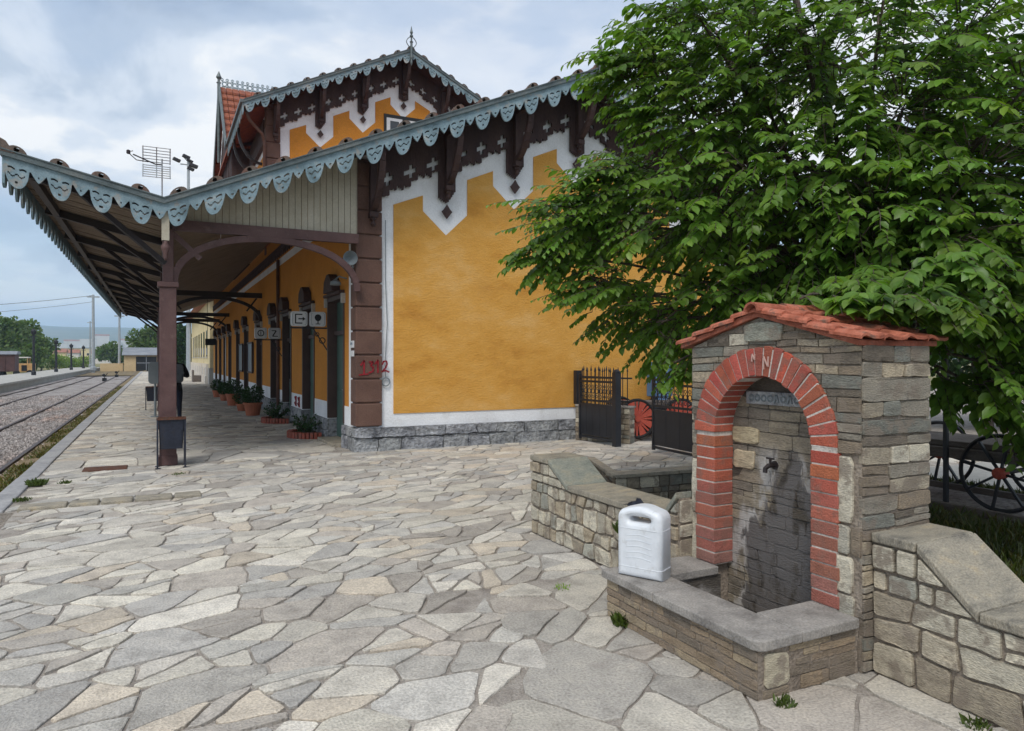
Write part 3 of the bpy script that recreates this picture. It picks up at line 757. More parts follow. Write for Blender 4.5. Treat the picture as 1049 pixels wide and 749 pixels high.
# rough stone plinth, block by block
rg = random.Random(12)
def pal_plinth(w, h, rg): k = rg.uniform(.78, 1.12); return (k, k, k*rg.uniform(.98, 1.04))
mb = MB(); mb.box(WX0-.01, WX1+.03, 11.965, 12.1, -.1, .40, (.7, .68, .66))
rubble(mb, lambda x, y, d: (3.0+x, 11.965-d, y-.03), 8.9, .435, pal_plinth, rg, .14, .30, .4, 1.2, .006, .04, jit=.05, amp=.02, rough=.035)
rubble(mb, lambda x, y, d: (WX0-.012-d, 12.1-x+.0, y-.03), .12, .43, pal_plinth, rg, .15, .25, .1, .4, .006, .02)
for a, b in gaps:
    mb.build('plinth', 'plinth', bld); mb = MB()
    mb.box(WX0-.012, WX0+.33, a+(.0 if a > 12.5 else -.25), b, -.1, .40, (.72, .7, .68))
    a0 = 11.96 if a < 12.5 else a
    rubble(mb, lambda x, y, d, a0=a0: (WX0-.012-d, a0+x, y-.03), b-a0, .43, pal_plinth, rg, .15, .25, .2, .6, .008, .03, rough=.012)
    rubble(mb, lambda x, y, d, b=b: (WX0+x, b+d-.001 if False else b-.0+d, y-.03), .3, .43, pal_plinth, rg, .15, .25, .2, .6, .008, .015)
    rubble(mb, lambda x, y, d, a=a: (WX0+x, a-d, y-.03), .3, .43, pal_plinth, rg, .15, .25, .2, .6, .008, .015)
mb.build('plinth', 'plinth', bld)

# rusticated corner pilasters
def pilaster(name, x0, x1, y0, y1, z0, z1, h):
    mb = MB(); z = z0
    mb.box(x0+.03, x1-.03, y0+.03, y1, z0, z1)
    while z < z1-.1: mb.box(x0, x1, y0, y1-.01, z+.012, min(z1, z+h)-.012); z += h
    return mb.build(name, 'brown_block', bld, bevel=.016)
pilaster('pilaster', 3.03, 3.49, 11.93, 12.30, .42, roof_z(3.1)-.14, .412)
pilaster('pilaster', WX1-.44, WX1+.02, 11.93, 12.30, .42, roof_z(WX1)-.14, .412)
pilaster('upper_pilaster', 3.03, 3.46, 22.93, 23.3, 4.8, up_z(3.2)-.14, .5)

# red spray on the pilaster, number in four strokes
def strokes(mb, lines, o, w, y, rr=.016):
    for ln in lines:
        pts = [Vector((o[0]+px*w, y, o[1]+pz*w)) for px, pz in ln]
        for p, q in zip(pts, pts[1:]):
            d = (q-p); n_ = Vector((-d.z, 0, d.x)).normalized()*rr
            mb.prism([p-n_-d*.06, q-n_+d*.06, q+n_+d*.06, p+n_-d*.06], (0, .012, 0))
mb = MB()
D1 = [[(-.04, .66), (.2, .97), (.2, .0)]]
D3 = [[(0, .85), (.3, .88), (.12, .58), (.34, .42), (.28, .12), (-.02, .02)]]
D2 = [[(.0, .62), (.1, .88), (.34, .9), (.4, .66), (.28, .36), (0, .06)], [(-.06, .04), (.3, .12), (.56, .0)]]
o0 = (3.125, 1.33)
strokes(mb, D1, o0, .23, 11.918, .013); strokes(mb, [[(-.14, -.06), (.5, .0)]], o0, .23, 11.917, .012); strokes(mb, D3, (o0[0]+.135, o0[1]+.015), .22, 11.916, .013); strokes(mb, D1, (o0[0]+.245, o0[1]+.03), .21, 11.914, .013)
strokes(mb, D2, (o0[0]+.365, o0[1]+.03), .21, 11.912, .013)
tag(mb.build('graffiti', 'red_paint', bld), 'red spray paint reading 1312')
for k in (0, 1):          # two small red tags low on the white band
    mb = MB()
    y0 = 17.25+.42*k
    for (a0, b0), (a1, b1) in [((0, 0), (.0, 1)), ((0, 1), (.6, .9)), ((.6, .9), (.05, .5)), ((.05, .5), (.7, .3)), ((.7, .3), (0, 0))]:
        mb.bar((WX0-.014, y0+a0*.3, .44+b0*.24), (WX0-.014, y0+a1*.3, .44+b1*.24), .012, .035, (1, 0, 0))
    mb.build('graffiti', 'red_paint', bld)
mb = MB(); mb.box(3.0, 3.027, 12.02, 12.2, 1.78, 1.9); mb.box(3.0, 3.027, 12.02, 12.2, 1.63, 1.73)
sg = mb.build('wall_notice', 'sign_white', bld)
mb = MB(); mb.box(2.996, 3.001, 12.04, 12.18, 1.83, 1.87); mb.build('print', 'notice', sg)

# ---- dark lattice boards under the roof with stepped edge, crosses and pendants
def lattice(zf, y, xa, xb, name):
    cs = [WX0+.26+1.38*i for i in range(7)]
    def bay(x):
        xx = x if x <= GX else 2*GX-x
        return (xx-(WX0+.26)) % 1.38, xx
    def dep(x, _):
        o, xx = bay(x); d = min(o, 1.38-o)
        if d < .165: return (1.20+.17*(1-d/.165)) if d > .0 else 1.36
        st = .0325*2
        t = (o-.165)/(1.05); n = int((o-.165)/st)
        slope = .434 if zf is roof_z else .485
        base = .82-.16*t-slope*0
        # bites of stairs: level treads that catch up with the roof slope
        tread = ((o-.165) % st)*slope
        ph = ((o-.165)/.46) % 1
        return base+.10*(abs(ph-.5)*2)-.05+round(tread/.03)*.03+(.045 if n % 2 else 0)
    def holes(x):
        o, xx = bay(x); h = []
        for c in (.27, .69, 1.11):
            a = abs(o-c)
            if a < .035: h.append((.46, .69))
            elif a < .105: h.append((.535, .615))
        return h
    mb = MB()
    board(mb, lambda x: zf(x)-.08, dep, holes, xa, xb, .0325, y, .045)
    for c in [q for q in cs if q < GX+.1]:
        for cc in ([c] if abs(c-GX) < .1 else [c, 2*GX-c]):
            if xa < cc < xb:
                z = zf(cc)-1.60     # loose diamond below each pendant
                mb.prism([(cc-.10, y, z), (cc, y, z-.13), (cc+.10, y, z), (cc+.06, y, z+.04), (cc, y, z+.13), (cc-.06, y, z+.04)][::-1], (0, .03, 0))
    return mb.build(name, 'brown_wood', bld)
lattice(roof_z, 11.925, 3.49, 2*GX-3.49, 'lattice_board')
lattice(up_z, 22.925, 3.46, 2*GX-3.46, 'upper_lattice_board')

# brackets carrying the overhang
def bracket(x, yw, yf, ztop, name):
    mb = MB(); z = ztop
    mb.box(x-.055, x+.055, yw-.13, yw, z-1.18, z-.14)
    mb.box(x-.07, x+.07, yw-.16, yw, z-1.24, z-1.16)
    mb.bar((x, yw, z-.22), (x, yf+.05, z-.22), .09, .12)
    pts = [(x, yw-.10-(yw-yf-.2)*math.sin(t)**1.3, z-1.10+.86*(1-math.cos(t))) for t in lin(.05, math.pi/2, 8)]
    for p, q in zip(pts, pts[1:]): mb.bar(p, q, .09, .10, (1, 0, 0))
    mb.lathe([(.02, -.12), (.05, -.08), (.03, -.03), (.055, .0), (.05, .05)], (x, yw-.08, z-1.28), 8)
    return mb.build(name, 'brown_wood', bld)
for i in range(7):
    x = WX0+.26+1.38*i
    if x < WX1: bracket(x, 11.93, FY, roof_z(x), 'bracket'); bracket(x, 22.93, UP_Y, up_z(x), 'upper_bracket')

# ---- roofs
def tiled(mb, x0, z0, x1, z1, y0, y1, t=.10): mb.slope(x0, z0, x1, z1, y0, y1, t)
mb = MB()
tiled(mb, 2.96, roof_z(2.96), GX, roof_z(GX), FY+.015, 22.99); tiled(mb, GX, roof_z(GX), 12.6, roof_z(12.6), FY+.015, 22.99)
mb.build('roof', 'rooftile', bld); mb = MB()
tiled(mb, 2.96, roof_z(2.96), GX, roof_z(GX), 38.02, BY1); tiled(mb, GX, roof_z(GX), 12.6, roof_z(12.6), 38.02, BY1)
rf = mb.build('roof', 'rooftile', bld)
mb = MB(); tiled(mb, 2.3, up_z(2.3), GX, up_z(GX), UP_Y+.015, 38.9); tiled(mb, GX, up_z(GX), 12.6, up_z(12.6), UP_Y+.015, 38.9)
mb.build('upper_roof', 'rooftile', bld)
mb = MB()                                   # boarded undersides
for (x0, x1) in ((2.97, GX), (GX, 12.5)):
    mb = MB(); mb.slope(x0, roof_z(x0)-.103, x1, roof_z(x1)-.103, FY+.03, 11.92, .025); mb.build('soffit', 'brown_wood', bld)
    mb = MB(); mb.slope(x0-.6 if x0 < 5 else x0, up_z(x0-.6 if x0 < 5 else x0)-.103, x1, up_z(x1)-.103, UP_Y+.03, 22.92, .025); mb.build('soffit', 'brown_wood', bld)
mb = MB()
mb.slope(2.32, up_z(2.32)-.103, 3.1, up_z(3.1)-.103, 22.93, 38, .025)
for x0, x1 in ((3.5, GX), (GX, 11.4)):
    for i in range(5): mb = MB(); y = FY+.15+i*.17; mb.bar((x0, y, roof_z(x0)-.15), (x1, y, roof_z(x1)-.15), .05, .05); mb.build('soffit_batten', 'brown_wood', bld)

def verge_caps(zf, y, x0, x1, ph, name, parent, sc=1.0):
    mb = MB(); k = math.ceil((x0-ph)/PITCH)
    while ph+k*PITCH < x1:
        x = ph+k*PITCH; k += 1
        sl = (zf(x+.1)-zf(x-.1))/.2
        pts = []; n = 10; rr = .122*sc
        for i in range(n+1):
            a = math.pi*i/n; q = rr*math.cos(a); pts.append((x-q, y, zf(x)-sl*q+rr*.92*math.sin(a)+.0))
        inner = [(x-.035*math.cos(math.pi*2*i/8), y, zf(x)+.062*sc+.035*math.sin(math.pi*2*i/8)) for i in range(8)]
        pts[0] = (pts[0][0]-.03, y, pts[0][2]-.03); pts[-1] = (pts[-1][0]+.03, y, pts[-1][2]-.03)
        tri = tessellate_polygon([[Vector((p[0], p[2], 0)) for p in pts], [Vector((p[0], p[2], 0)) for p in inner][::-1]])
        al = pts+inner[::-1]; m = len(al); b = [(p[0], p[1]+.05, p[2]) for p in al]
        np_ = len(pts)
        mb.add(al+b, [tuple(t) for t in tri]+[tuple(q+m for q in t) for t in tri]+[(i, (i+1) % np_, (i+1) % np_+m, i+m) for i in range(np_)])
        # barrel of the tile running up the roof behind the disc
        seg = []
        for yy in (y+.05, y+.55):
            seg += [(x-rr*.9*math.cos(math.pi*i/6), yy, zf(x)+sl*(-rr*.9*math.cos(math.pi*i/6))+rr*.8*math.sin(math.pi*i/6)-.005) for i in range(7)]
        mb.add(seg, [(i, i+1, i+8, i+7) for i in range(6)])
    return mb.build(name, 'verge', parent)
PH = .285
def eave_trim(mb, x0, x1, zf, y):        # weathered strip along the top of the fascia
    mb.prism([(x0, y-.055, zf(x0)+.015), (x1, y-.055, zf(x1)+.015), (x1, y-.055, zf(x1)-.06), (x0, y-.055, zf(x0)-.06)], (0, .052, 0))
    mb.prism([(x0, y-.07, zf(x0)+.03), (x1, y-.07, zf(x1)+.03), (x1, y-.07, zf(x1)+.013), (x0, y-.07, zf(x0)+.013)], (0, .12, 0))
mb = MB()
board(mb, lambda x: roof_z(x)-.0, lambda x: lobe_depth(x, PH), lambda x: lobe_holes(x, PH), 2.9, GX, .0159, FY-.02, .03)
board(mb, lambda x: roof_z(x)-.0, lambda x: lobe_depth(x, PH), lambda x: lobe_holes(x, PH), GX, 12.6, .0159, FY-.02, .03)
mb.build('fascia', 'valance', bld)
mb = MB(); eave_trim(mb, 2.9, GX, roof_z, FY); eave_trim(mb, GX, 12.62, roof_z, FY); mb.build('verge_strip', 'gutter', bld)
verge_caps(roof_z, FY-.05, 2.9, 12.5, PH, 'verge_tile', bld)
mb = MB()
LU = .42
def uld(x): return lobe_depth(x, PH, .92)
board(mb, up_z, uld, lambda x: lobe_holes(x, PH, .92), 2.32, GX, .0159, UP_Y-.02, .03)
board(mb, up_z, uld, lambda x: lobe_holes(x, PH, .92), GX, 12.6, .0159, UP_Y-.02, .03)
# the level eave along the track side
rot = lambda x, y, z: (y, x, z)
board(mb, lambda x: up_z(2.3), uld, None, UP_Y, 27.1, .0318, 2.28, .03, to=rot)
mb.build('upper_fascia', 'valance', bld)
mb = MB(); eave_trim(mb, 2.3, GX, up_z, UP_Y); eave_trim(mb, GX, 12.62, up_z, UP_Y)
mb.bar((2.25, UP_Y-.05, up_z(2.3)-.02), (2.25, 27.1, up_z(2.3)-.02), .09, .09); mb.build('upper_verge_strip', 'gutter', bld)
verge_caps(up_z, UP_Y-.05, 2.5, 12.5, PH, 'upper_verge_tile', bld)

def finial(x, y, z, sc, name, drop=True):
    mb = MB(); c = (x, y, z)
    mb.lathe([(.07*sc, -.35*sc), (.07*sc, .35*sc), (.11*sc, .38*sc), (.05*sc, .45*sc), (.05*sc, .62*sc), (.10*sc, .68*sc), (.10*sc, .74*sc), (.045*sc, .80*sc), (.09*sc, .92*sc), (.06*sc, 1.02*sc), (.008*sc, 1.28*sc)], c, 8)
    for sd_ in (-1, 1):
        pts = [(x+sd_*(.07+.22*math.sin(t))*sc, y, z+(.05+.30*t/1.5)*sc) for t in lin(0, 3.0, 8)]
        mb.tube(pts, .025*sc, 6)
    if drop: mb.lathe([(.01*sc, -.95*sc), (.07*sc, -.8*sc), (.055*sc, -.6*sc), (.09*sc, -.5*sc), (.08*sc, -.3*sc)], c, 8)
    return mb.build(name, 'gutter', bld)
finial(GX, FY-.08, roof_z(GX), .42, 'finial'); finial(GX, UP_Y-.08, up_z(GX), .58, 'finial')

# cross gable over the track side of the upper block
CGX = 2.33; YC, HW = 30.1, 3.05; RZ = 12.30; EZ = 9.15
mb = MB()
for sgn in (-1, 1):
    n = 9
    for i in range(n):          # courses of tiles stepping down from the ridge
        a0, a1 = i/n, (i+1)/n
        ya, yb = YC+sgn*HW*a0, YC+sgn*(HW*a1+.08); za, zb = RZ-(RZ-EZ)*a0, RZ-(RZ-EZ)*a1
        for xk in range(16):
            x = CGX-.10+xk*.235; dz = rnd.uniform(-.012, .012)
            if x > 6.3: break
            mb.prism([(x, ya, za), (x+.215, ya, za), (x+.215, yb, zb+.05+dz), (x, yb, zb+.05+dz)], (0, 0, -.09))
mb.build('cross_gable_roof', 'rooftile', bld)
mb = MB()
mb.prism([(CGX+.12, YC-HW+.1, EZ), (CGX+.12, YC+HW-.1, EZ), (CGX+.12, YC, RZ-.15)], (.12, 0, 0))
mb.box(CGX+.12, CGX+.75, YC-HW+.25, YC+HW-.25, 5.0, EZ)
for k in range(9): mb.box(CGX+.095, CGX+.125, YC-HW+.3+k*.68, YC-HW+.36+k*.68, 5.0, EZ)
mb.build('cross_gable_wall', 'brown_wood', bld)
mb = MB()
for sgn in (-1, 1):
    mb.bar((CGX-.12, YC+sgn*.03, RZ+.02), (CGX-.12, YC+sgn*(HW+.05), EZ+.0), .05, .32, (0, 0, 1))
mb.build('bargeboard', 'gutter', bld)
mb = MB()                                   # iron cresting along the ridge
x = CGX
while x < 6.2:
    mb.bar((x, YC, RZ), (x, YC, RZ+.34), .02, .02); mb.torus((x+.09, YC, RZ+.13), (0, 1, 0), .075, .014, 10, 4)
    mb.torus((x+.0, YC, RZ+.30), (0, 1, 0), .05, .013, 8, 4); x += .19
mb.bar((CGX, YC, RZ+.03), (6.2, YC, RZ+.03), .03, .03); mb.bar((CGX, YC, RZ+.22), (6.2, YC, RZ+.22), .02, .02)
mb.build('ridge_cresting', 'valance', bld)
mb = MB(); mb.lathe([(.06, -3.0), (.06, .12), (.10, .15), (.05, .2), (.05, .28), (.11, .36), (.07, .45), (.01, .60)], (CGX-.12, YC, RZ), 8); mb.build('finial', 'gutter', bld)
# rainwater pipe at the upper eave, eave brackets, upper window
mb = MB(); mb.tube([(2.42, 22.5, 9.0), (2.5, 22.5, 8.75), (2.9, 22.75, 8.45), (2.98, 22.88, 8.2), (2.98, 22.88, 5.3)], .05, 8)
mb.build('downpipe', 'brown_block', bld, smooth=True)
for y in (24.2, 25.6):
    mb = MB()
    pts = [(3.1-.75*math.sin(t), y, 7.9+1.1*(1-math.cos(t))) for t in lin(0, math.pi/2, 7)]
    for p, q in zip(pts, pts[1:]): mb.bar(p, q, .08, .08, (0, 1, 0))
    mb.build('eave_bracket', 'dark_steel', bld)
mb = MB(); mb.box(WX0+.03, WX0+.062, 23.6, 26.8, 6.8, 8.1); mb.build('upper_side_render', 'orange_soft', bld)
mb = MB(); mb.box(3.0, WX0+.055, 23.4, 26.9, 8.35, 9.1)
mb.build('upper_side_board', 'brown_wood', bld)
mb = MB(); mb.box(6.78, 8.12, 22.93, 22.98, 7.6, 9.74); wn = mb.build('upper_window', 'black', bld)
mb = MB()
for x0 in (6.86, 7.5):
    for z0 in (7.66, 8.34, 9.02): mb.box(x0, x0+.54, 22.915, 22.932, z0, z0+.60)
mb.build('pane', 'sign_white', wn)
for x0 in (6.98, 7.62):
    for z0 in (7.76, 8.44, 9.12): mb = MB(); mb.box(x0, x0+.30, 22.905, 22.916, z0, z0+.40); mb.build('glazing', 'glass', wn)

# ---- doors on the track side
for i, d in enumerate(DOORS):
    mb = MB(); mb.box(WX0+.165, WX0+.215, d-DW, d+DW, .06, DH-.02)
    for z0, z1 in ((.2, .95), (1.05, 2.0)):
        for sgn in (-1, 1): mb.box(WX0+.150, WX0+.170, d+sgn*.33-.24, d+sgn*.33+.24, z0, z1)
    dr = mb.build('door', 'door_green', bld)
    mb = MB()
    for sgn in (-1, 1):
        mb.box(WX0-.02, WX0+.20, d+sgn*DW-.035, d+sgn*DW+.035, .42, DH+.03)
    mb.box(WX0-.02, WX0+.20, d-DW-.035, d+DW+.035, DH-.02, DH+.06)
    mb.box(WX0+.10, WX0+.165, d-DW, d+DW, 2.05, 2.13)
    mb.build('door_frame', 'door_brown', dr)
    mb = MB()       # stone hood: shouldered block with a small point
    y0, y1 = d-DW-.10, d+DW+.10
    mb.box(WX0-.10, WX0, y0+.06, y1-.06, DH+.06, DH+.12)
    mb.prism([(WX0-.17, d-.36, DH+.12), (WX0-.17, d+.36, DH+.12), (WX0-.17, d+.30, DH+.34), (WX0-.17, d+.08, DH+.46), (WX0-.17, d-.08, DH+.46), (WX0-.17, d-.30, DH+.34)], (.17, 0, 0))
    mb.build('hood', 'brown_wood', dr, bevel=.015)
    mb = MB()
    for sgn in (-1, 1):
        mb = MB(); mb.box(WX0-.07, WX0+.02, d+sgn*(DW+.05)-.04, d+sgn*(DW+.05)+.04, DH-.12, DH+.055); mb.build('corbel', 'concrete', dr)
    if i in (2, 3, 4, 5):
        for ya, yb in ((d-DW+.1, d-.06), (d+.06, d+DW-.1)): mb = MB(); mb.box(WX0+.135, WX0+.147, ya, yb, 1.05, 2.0); mb.build('glass', 'glass', dr)
    mb = MB(); mb.tube([(WX0+.15, d-.06, 1.0), (WX0+.11, d-.06, 1.0), (WX0+.11, d-.16, 1.0)], .012, 6); mb.build('handle', 'galv', dr)
    mb = MB(); mb.box(WX0-.22, WX0+.27, d-DW+.02, d+DW-.02, -.05, .055); mb.build('doorstep', 'slab_warm', dr, bevel=.012)
# carved dark trim hanging at the head of the wall
mb = MB()
def trim_d(x): t = (x/.34) % 1; return .16+.15*(1-abs(t-.5)*2)
board(mb, lambda x: 4.66, trim_d, lambda x: [(.08, .13)] if .35 < (x/.34) % 1 < .65 else [], 12.35, BY1-.2, .034, WX0-.05, .03, to=rot)
mb.build('eave_lattice', 'brown_wood', bld)
mb = MB(); mb.tube([(WX0-.06, 20.25, 0), (WX0-.06, 20.25, 4.3)], .045, 8); mb.build('downpipe', 'brown_block', bld, smooth=True)

# notice boards screwed to the facade
for d, lab in ((26.8, 'nearer'), (29.9, 'farther')):
    mb = MB(); mb.box(WX0-.05, WX0-.005, d-.68, d+.68, 1.12, 2.12)
    nb = tag(mb.build('notice_board', 'notice', loc=(WX0, d, 1.6)), 'blue grey glazed notice board on the orange platform wall, %s of the two' % lab, 'notice board', 'notice boards on the platform wall')
    mb = MB()
    for z in (1.1, 2.14): mb.bar((WX0-.055, d-.72, z), (WX0-.055, d+.72, z), .05, .06)
    for y in (d-.7, d+.7): mb.bar((WX0-.055, y, 1.1), (WX0-.055, y, 2.14), .05, .05)
    f = mb.build('frame', 'door_brown', nb); f.matrix_parent_inverse = Matrix.Translation(-Vector(nb.location))

# thin cable down the white corner strip with a loop at its end
mb = MB(); mb.tube([(3.56, 11.975, 4.0), (3.555, 11.97, 3.0), (3.59, 11.97, 2.2), (3.55, 11.97, 1.5), (3.56, 11.97, 1.27)], .007, 5); mb.torus((3.565, 11.965, 1.19), (0, 1, 0), .07, .012, 16, 5)
tag(mb.build('cable', 'grey_panel', loc=(3.56, 11.97, 1.2)), 'thin loose cable ending in a loop on the white corner strip', 'cable')

# ---- canopy over the platform
can = thing('platform_canopy', 'platform canopy with carved blue valance and brown arched trusses', 'canopy', (.16, 28, 0))
CY1 = 46.0; EX = -1.76
mb = MB(); mb.slope(EX, wing_z(EX), .1, 3.85, FY+.015, CY1, .07); mb.slope(.1, 3.85, 2.955, roof_z(2.955), FY+.015, CY1, .07); mb.build('roof', 'rooftile', can)
mb = MB()
y = FY+.05
while y < CY1:                                # boards laid across, each a little uneven
    dz = rnd.uniform(-.009, .009); d = .158
    mb.slope(EX+.02, wing_z(EX)-.075+dz, .1, 3.775+dz, y, y+d-.014, .02); y += d
mb.build('soffit', 'soffit', can); mb = MB()
y = FY+.05
while y < CY1:
    dz = rnd.uniform(-.003, .003); mb.slope(.1, 3.775+dz, 3.05, roof_z(3.05)-.075+dz, y, y+.146, .02); y += .158
mb.build('soffit', 'soffit', can)
mb = MB()
board(mb, lambda x: wing_z(x), lambda x: lobe_depth(x, PH), lambda x: lobe_holes(x, PH), EX, .1, .0159, FY-.02, .03)
board(mb, lambda x: roof_z(x), lambda x: lobe_depth(x, PH), lambda x: lobe_holes(x, PH), .1, 2.9, .0159, FY-.02, .03)
mb.build('valance', 'valance', can)
mb = MB(); board(mb, lambda x: wing_z(EX)-.02, lambda x: lobe_depth(x, PH), None, FY, CY1, .0318, EX-.03, .03, to=rot); mb.build('track_side_valance', 'valance', can)
mb = MB(); eave_trim(mb, EX-.04, .1, wing_z, FY); eave_trim(mb, .1, 2.9, roof_z, FY)
mb.bar((EX-.03, FY, wing_z(EX)+.0), (EX-.03, CY1, wing_z(EX)+.0), .06, .07); mb.build('verge_strip', 'gutter', can)
verge_caps(wing_z, FY-.05, EX+.1, .02, PH, 'verge_tile', can); verge_caps(roof_z, FY-.05, .15, 2.9, PH, 'verge_tile', can)
mb = MB(); mb.prism([(EX-.05, FY-.06, wing_z(EX)), (EX+.12, FY-.06, wing_z(EX)-.03), (EX+.02, FY-.06, wing_z(EX)+.13), (EX-.05, FY-.06, wing_z(EX)+.17)], (0, .1, 0)); mb.build('corner_tile', 'verge', can)
# cream boarded gable over the first truss
mb = MB(); x = .22
while x < 3.04:
    w_ = min(.1, 3.04-x); mb.prism([(x+.004, 11.86, 3.70), (x+w_-.004, 11.86, 3.70), (x+w_-.004, 11.86, roof_z(x+w_)-.09), (x+.004, 11.86, roof_z(x+.004)-.09)], (0, .03, 0)); x += .1
mb.build('gable_boarding', 'cream_board', can)
COLS = [11.85, 17.9, 24.0, 30.0, 35.4, 41.0]
for i, cy in enumerate(COLS):
    mb = MB(); X = .16
    mb.box(X-.115, X+.115, cy-.115, cy+.115, 0, 2.66)
    mb.box(X-.145, X+.145, cy-.145, cy+.145, 2.66, 2.74); mb.box(X-.13, X+.13, cy-.13, cy+.13, 0, .14)
    mb.box(X-.075, X+.075, cy-.075, cy+.075, 2.74, 3.72)
    mb.build('column', 'column', can, bevel=.01)
    if i == 0 or i in (2, 4, 5):
        mb = MB(); mb.box(X, WX0, cy-.05, cy+.05, 3.53, 3.69)
        mb.build('tie_beam', 'column' if i == 0 else 'dark_steel', can)
        mb = MB(); x0, x1 = X+.08, WX0-.02; cxm = (x0+x1)/2
        pts = [(cxm-(x1-x0)/2*math.cos(t), cy, 2.70+.80*math.sin(t)**.85) for t in lin(.02, math.pi-.02, 24)]
        for p, q in zip(pts, pts[1:]): mb.bar(p, q, .10, .09, (0, 1, 0))
        if i:
            for sgn in (-1, 1): mb.bar((cxm+sgn*.95, cy, 3.1), (cxm+sgn*1.25, cy, 3.52), .05, .05)
        else:
            mb.bar((X+.05, cy, 3.5), (X+.45, cy, 3.12), .07, .07)
        mb.build('arched_brace', 'column' if i == 0 else 'dark_steel', can)
mb = MB(); mb.bar((.16, FY+.1, 3.62), (.16, CY1, 3.62), .12, .16); mb.build('valley_beam', 'dark_steel', can)
mb = MB(); mb.bar((-1.50, FY+.1, wing_z(-1.5)-.17), (-1.50, CY1, wing_z(-1.5)-.17), .09, .12); mb.build('edge_beam', 'dark_steel', can)
mb = MB(); y = 11.45
while y < CY1:
    mb = MB(); mb.bar((EX+.1, y, wing_z(EX+.1)-.17), (.12, y, 3.68), .09, .12); mb.build('rafter', 'dark_steel', can); y += 2.75
y = 11.45; k = 0
while y < CY1:
    mb = MB(); mb.bar((-.95, y, wing_z(-.95)-.2), (.12, y+.35, 3.02 if k % 2 == 0 else 3.2), .07, .07); mb.build('strut', 'dark_steel', can); y += 2.75; k += 1
mb = MB(); mb.box(.07, .17, FY+.02, FY+.12, 3.28, 3.75); mb.build('bracket_post', 'cream_board', can)
mb = MB(); mb.lathe([(.01, -.22), (.035, -.18), (.03, -.12), (.06, -.06), (.06, -.02), (.035, .02), (.05, .06)], (.12, FY+.07, 3.22), 10); mb.build('turned_drop', 'column', can, smooth=True)
# ---------------------------------------------------------------- fountain
FX, FX1, FY0, FY1_, FCY = 3.2, 3.74, 2.41, 3.68, 3.08
AR_I, AR_O, SPR = .37, .54, 1.125            # arch: inner and outer radius, springing height
SIDE, PEAK = 1.68, 1.86
REC = .14
fnt = thing('stone_fountain', 'rubble stone fountain with red brick arch, tiled cap and trough', 'fountain', (3.4, FCY, 0))
def f_top(y): return SIDE+(PEAK-SIDE)*(1-abs(y-FCY)/((FY1_-FY0)/2))
mb = MB()                                       # masonry core round the niche
arc = [(FCY+(AR_I+.05)*math.cos(t), SPR+(AR_I+.05)*math.sin(t)) for t in lin(0, math.pi, 16)]
hw = AR_I+.05
mb.prism([(FX+.004, FY0+.004, 0), (FX+.004, FCY-hw, 0)]+[(FX+.004, y, z) for y, z in arc[::-1] if False]+[(FX+.004, FCY-hw, f_top(FCY-hw)-.01), (FX+.004, FY0+.004, SIDE-.01)], (REC+.03, 0, 0))
mb.prism([(FX+.004, FCY+hw, 0), (FX+.004, FY1_-.004, 0), (FX+.004, FY1_-.004, SIDE-.01), (FX+.004, FCY+hw, f_top(FCY+hw)-.01)], (REC+.03, 0, 0))
for a, b in zip(arc, arc[1:]):
    mb.prism([(FX+.004, a[0], a[1]), (FX+.004, a[0], f_top(a[0])-.01), (FX+.004, b[0], f_top(b[0])-.01), (FX+.004, b[0], b[1])], (REC+.03, 0, 0))
mb.prism([(FX+REC+.032, FY0+.004, 0), (FX+REC+.032, FY1_-.004, 0), (FX+REC+.032, FY1_-.004, SIDE-.01), (FX+REC+.032, FCY, PEAK-.01), (FX+REC+.032, FY0+.004, SIDE-.01)], (FX1-FX-REC-.036, 0, 0))
mb.build('core', 'mortar', fnt)
mb = MB(); rg = random.Random(26)
W = FY1_-FY0
def push(u, v):      # keep the facing stones outside the brick ring
    y = FY1_-u; r0 = AR_O-.05
    if v > SPR:
        d = math.hypot(y-FCY, v-SPR)
        if d < r0: k_ = r0/max(d, 1e-3); return (FY1_-(FCY+(y-FCY)*k_), SPR+(v-SPR)*k_)
    elif abs(y-FCY) < r0: return (FY1_-(FCY+math.copysign(r0, y-FCY)), v)
    return (u, v)
t3 = lambda u, v, d: (FX-d, FY1_-u, v)
sl = (PEAK-SIDE)/(W/2)
jam = W/2-(AR_O-.05)-(FCY-(FY0+FY1_)/2)
left_w = FY1_-(FCY+AR_O-.05); right_w = (FCY-AR_O+.05)-FY0
def jamb(u0, wid, seed, corner):
    rg2 = random.Random(seed); z = .02
    while z < SPR+.02:
        h = rg2.choice([.07, .09, .12, .16, .2, .3, .36]); h = min(h, SPR+.05-z)
        if h < .04: break
        tall = h > .15
        c = rg2.choice([PALE, PALE, s(196, 188, 168), s(176, 172, 160)]) if tall else rg2.choice([BROWN, GREY, BUFF, DARK])
        if tall and wid > .14:
            cut = wid*rg2.uniform(.62, .8)
            a, b = (0, cut) if corner == 'r' else (wid-cut, wid)
            if corner == 'l': a, b = 0, cut
            stone_cell(mb, [(u0+a, z), (u0+b, z), (u0+b, z+h), (u0+a, z+h)], t3, .014, .007, c, seed=rg2.random()*50, amp=.008, rough=.005)
            if wid-cut > .05:
                q = 2 if h > .2 else 1
                for i in range(q): stone_cell(mb, [(u0+b if corner != 'x' else u0, z+h*i/q), (u0+wid, z+h*i/q), (u0+wid, z+h*(i+1)/q), (u0+b, z+h*(i+1)/q)], t3, .01, .006, rg2.choice([BROWN, GREY, DARK]), seed=rg2.random()*50)
        else:
            stone_cell(mb, [(u0, z), (u0+wid, z), (u0+wid, z+h), (u0, z+h)], t3, .011, .006, c, seed=rg2.random()*50, amp=.006, rough=.005)
        z += h
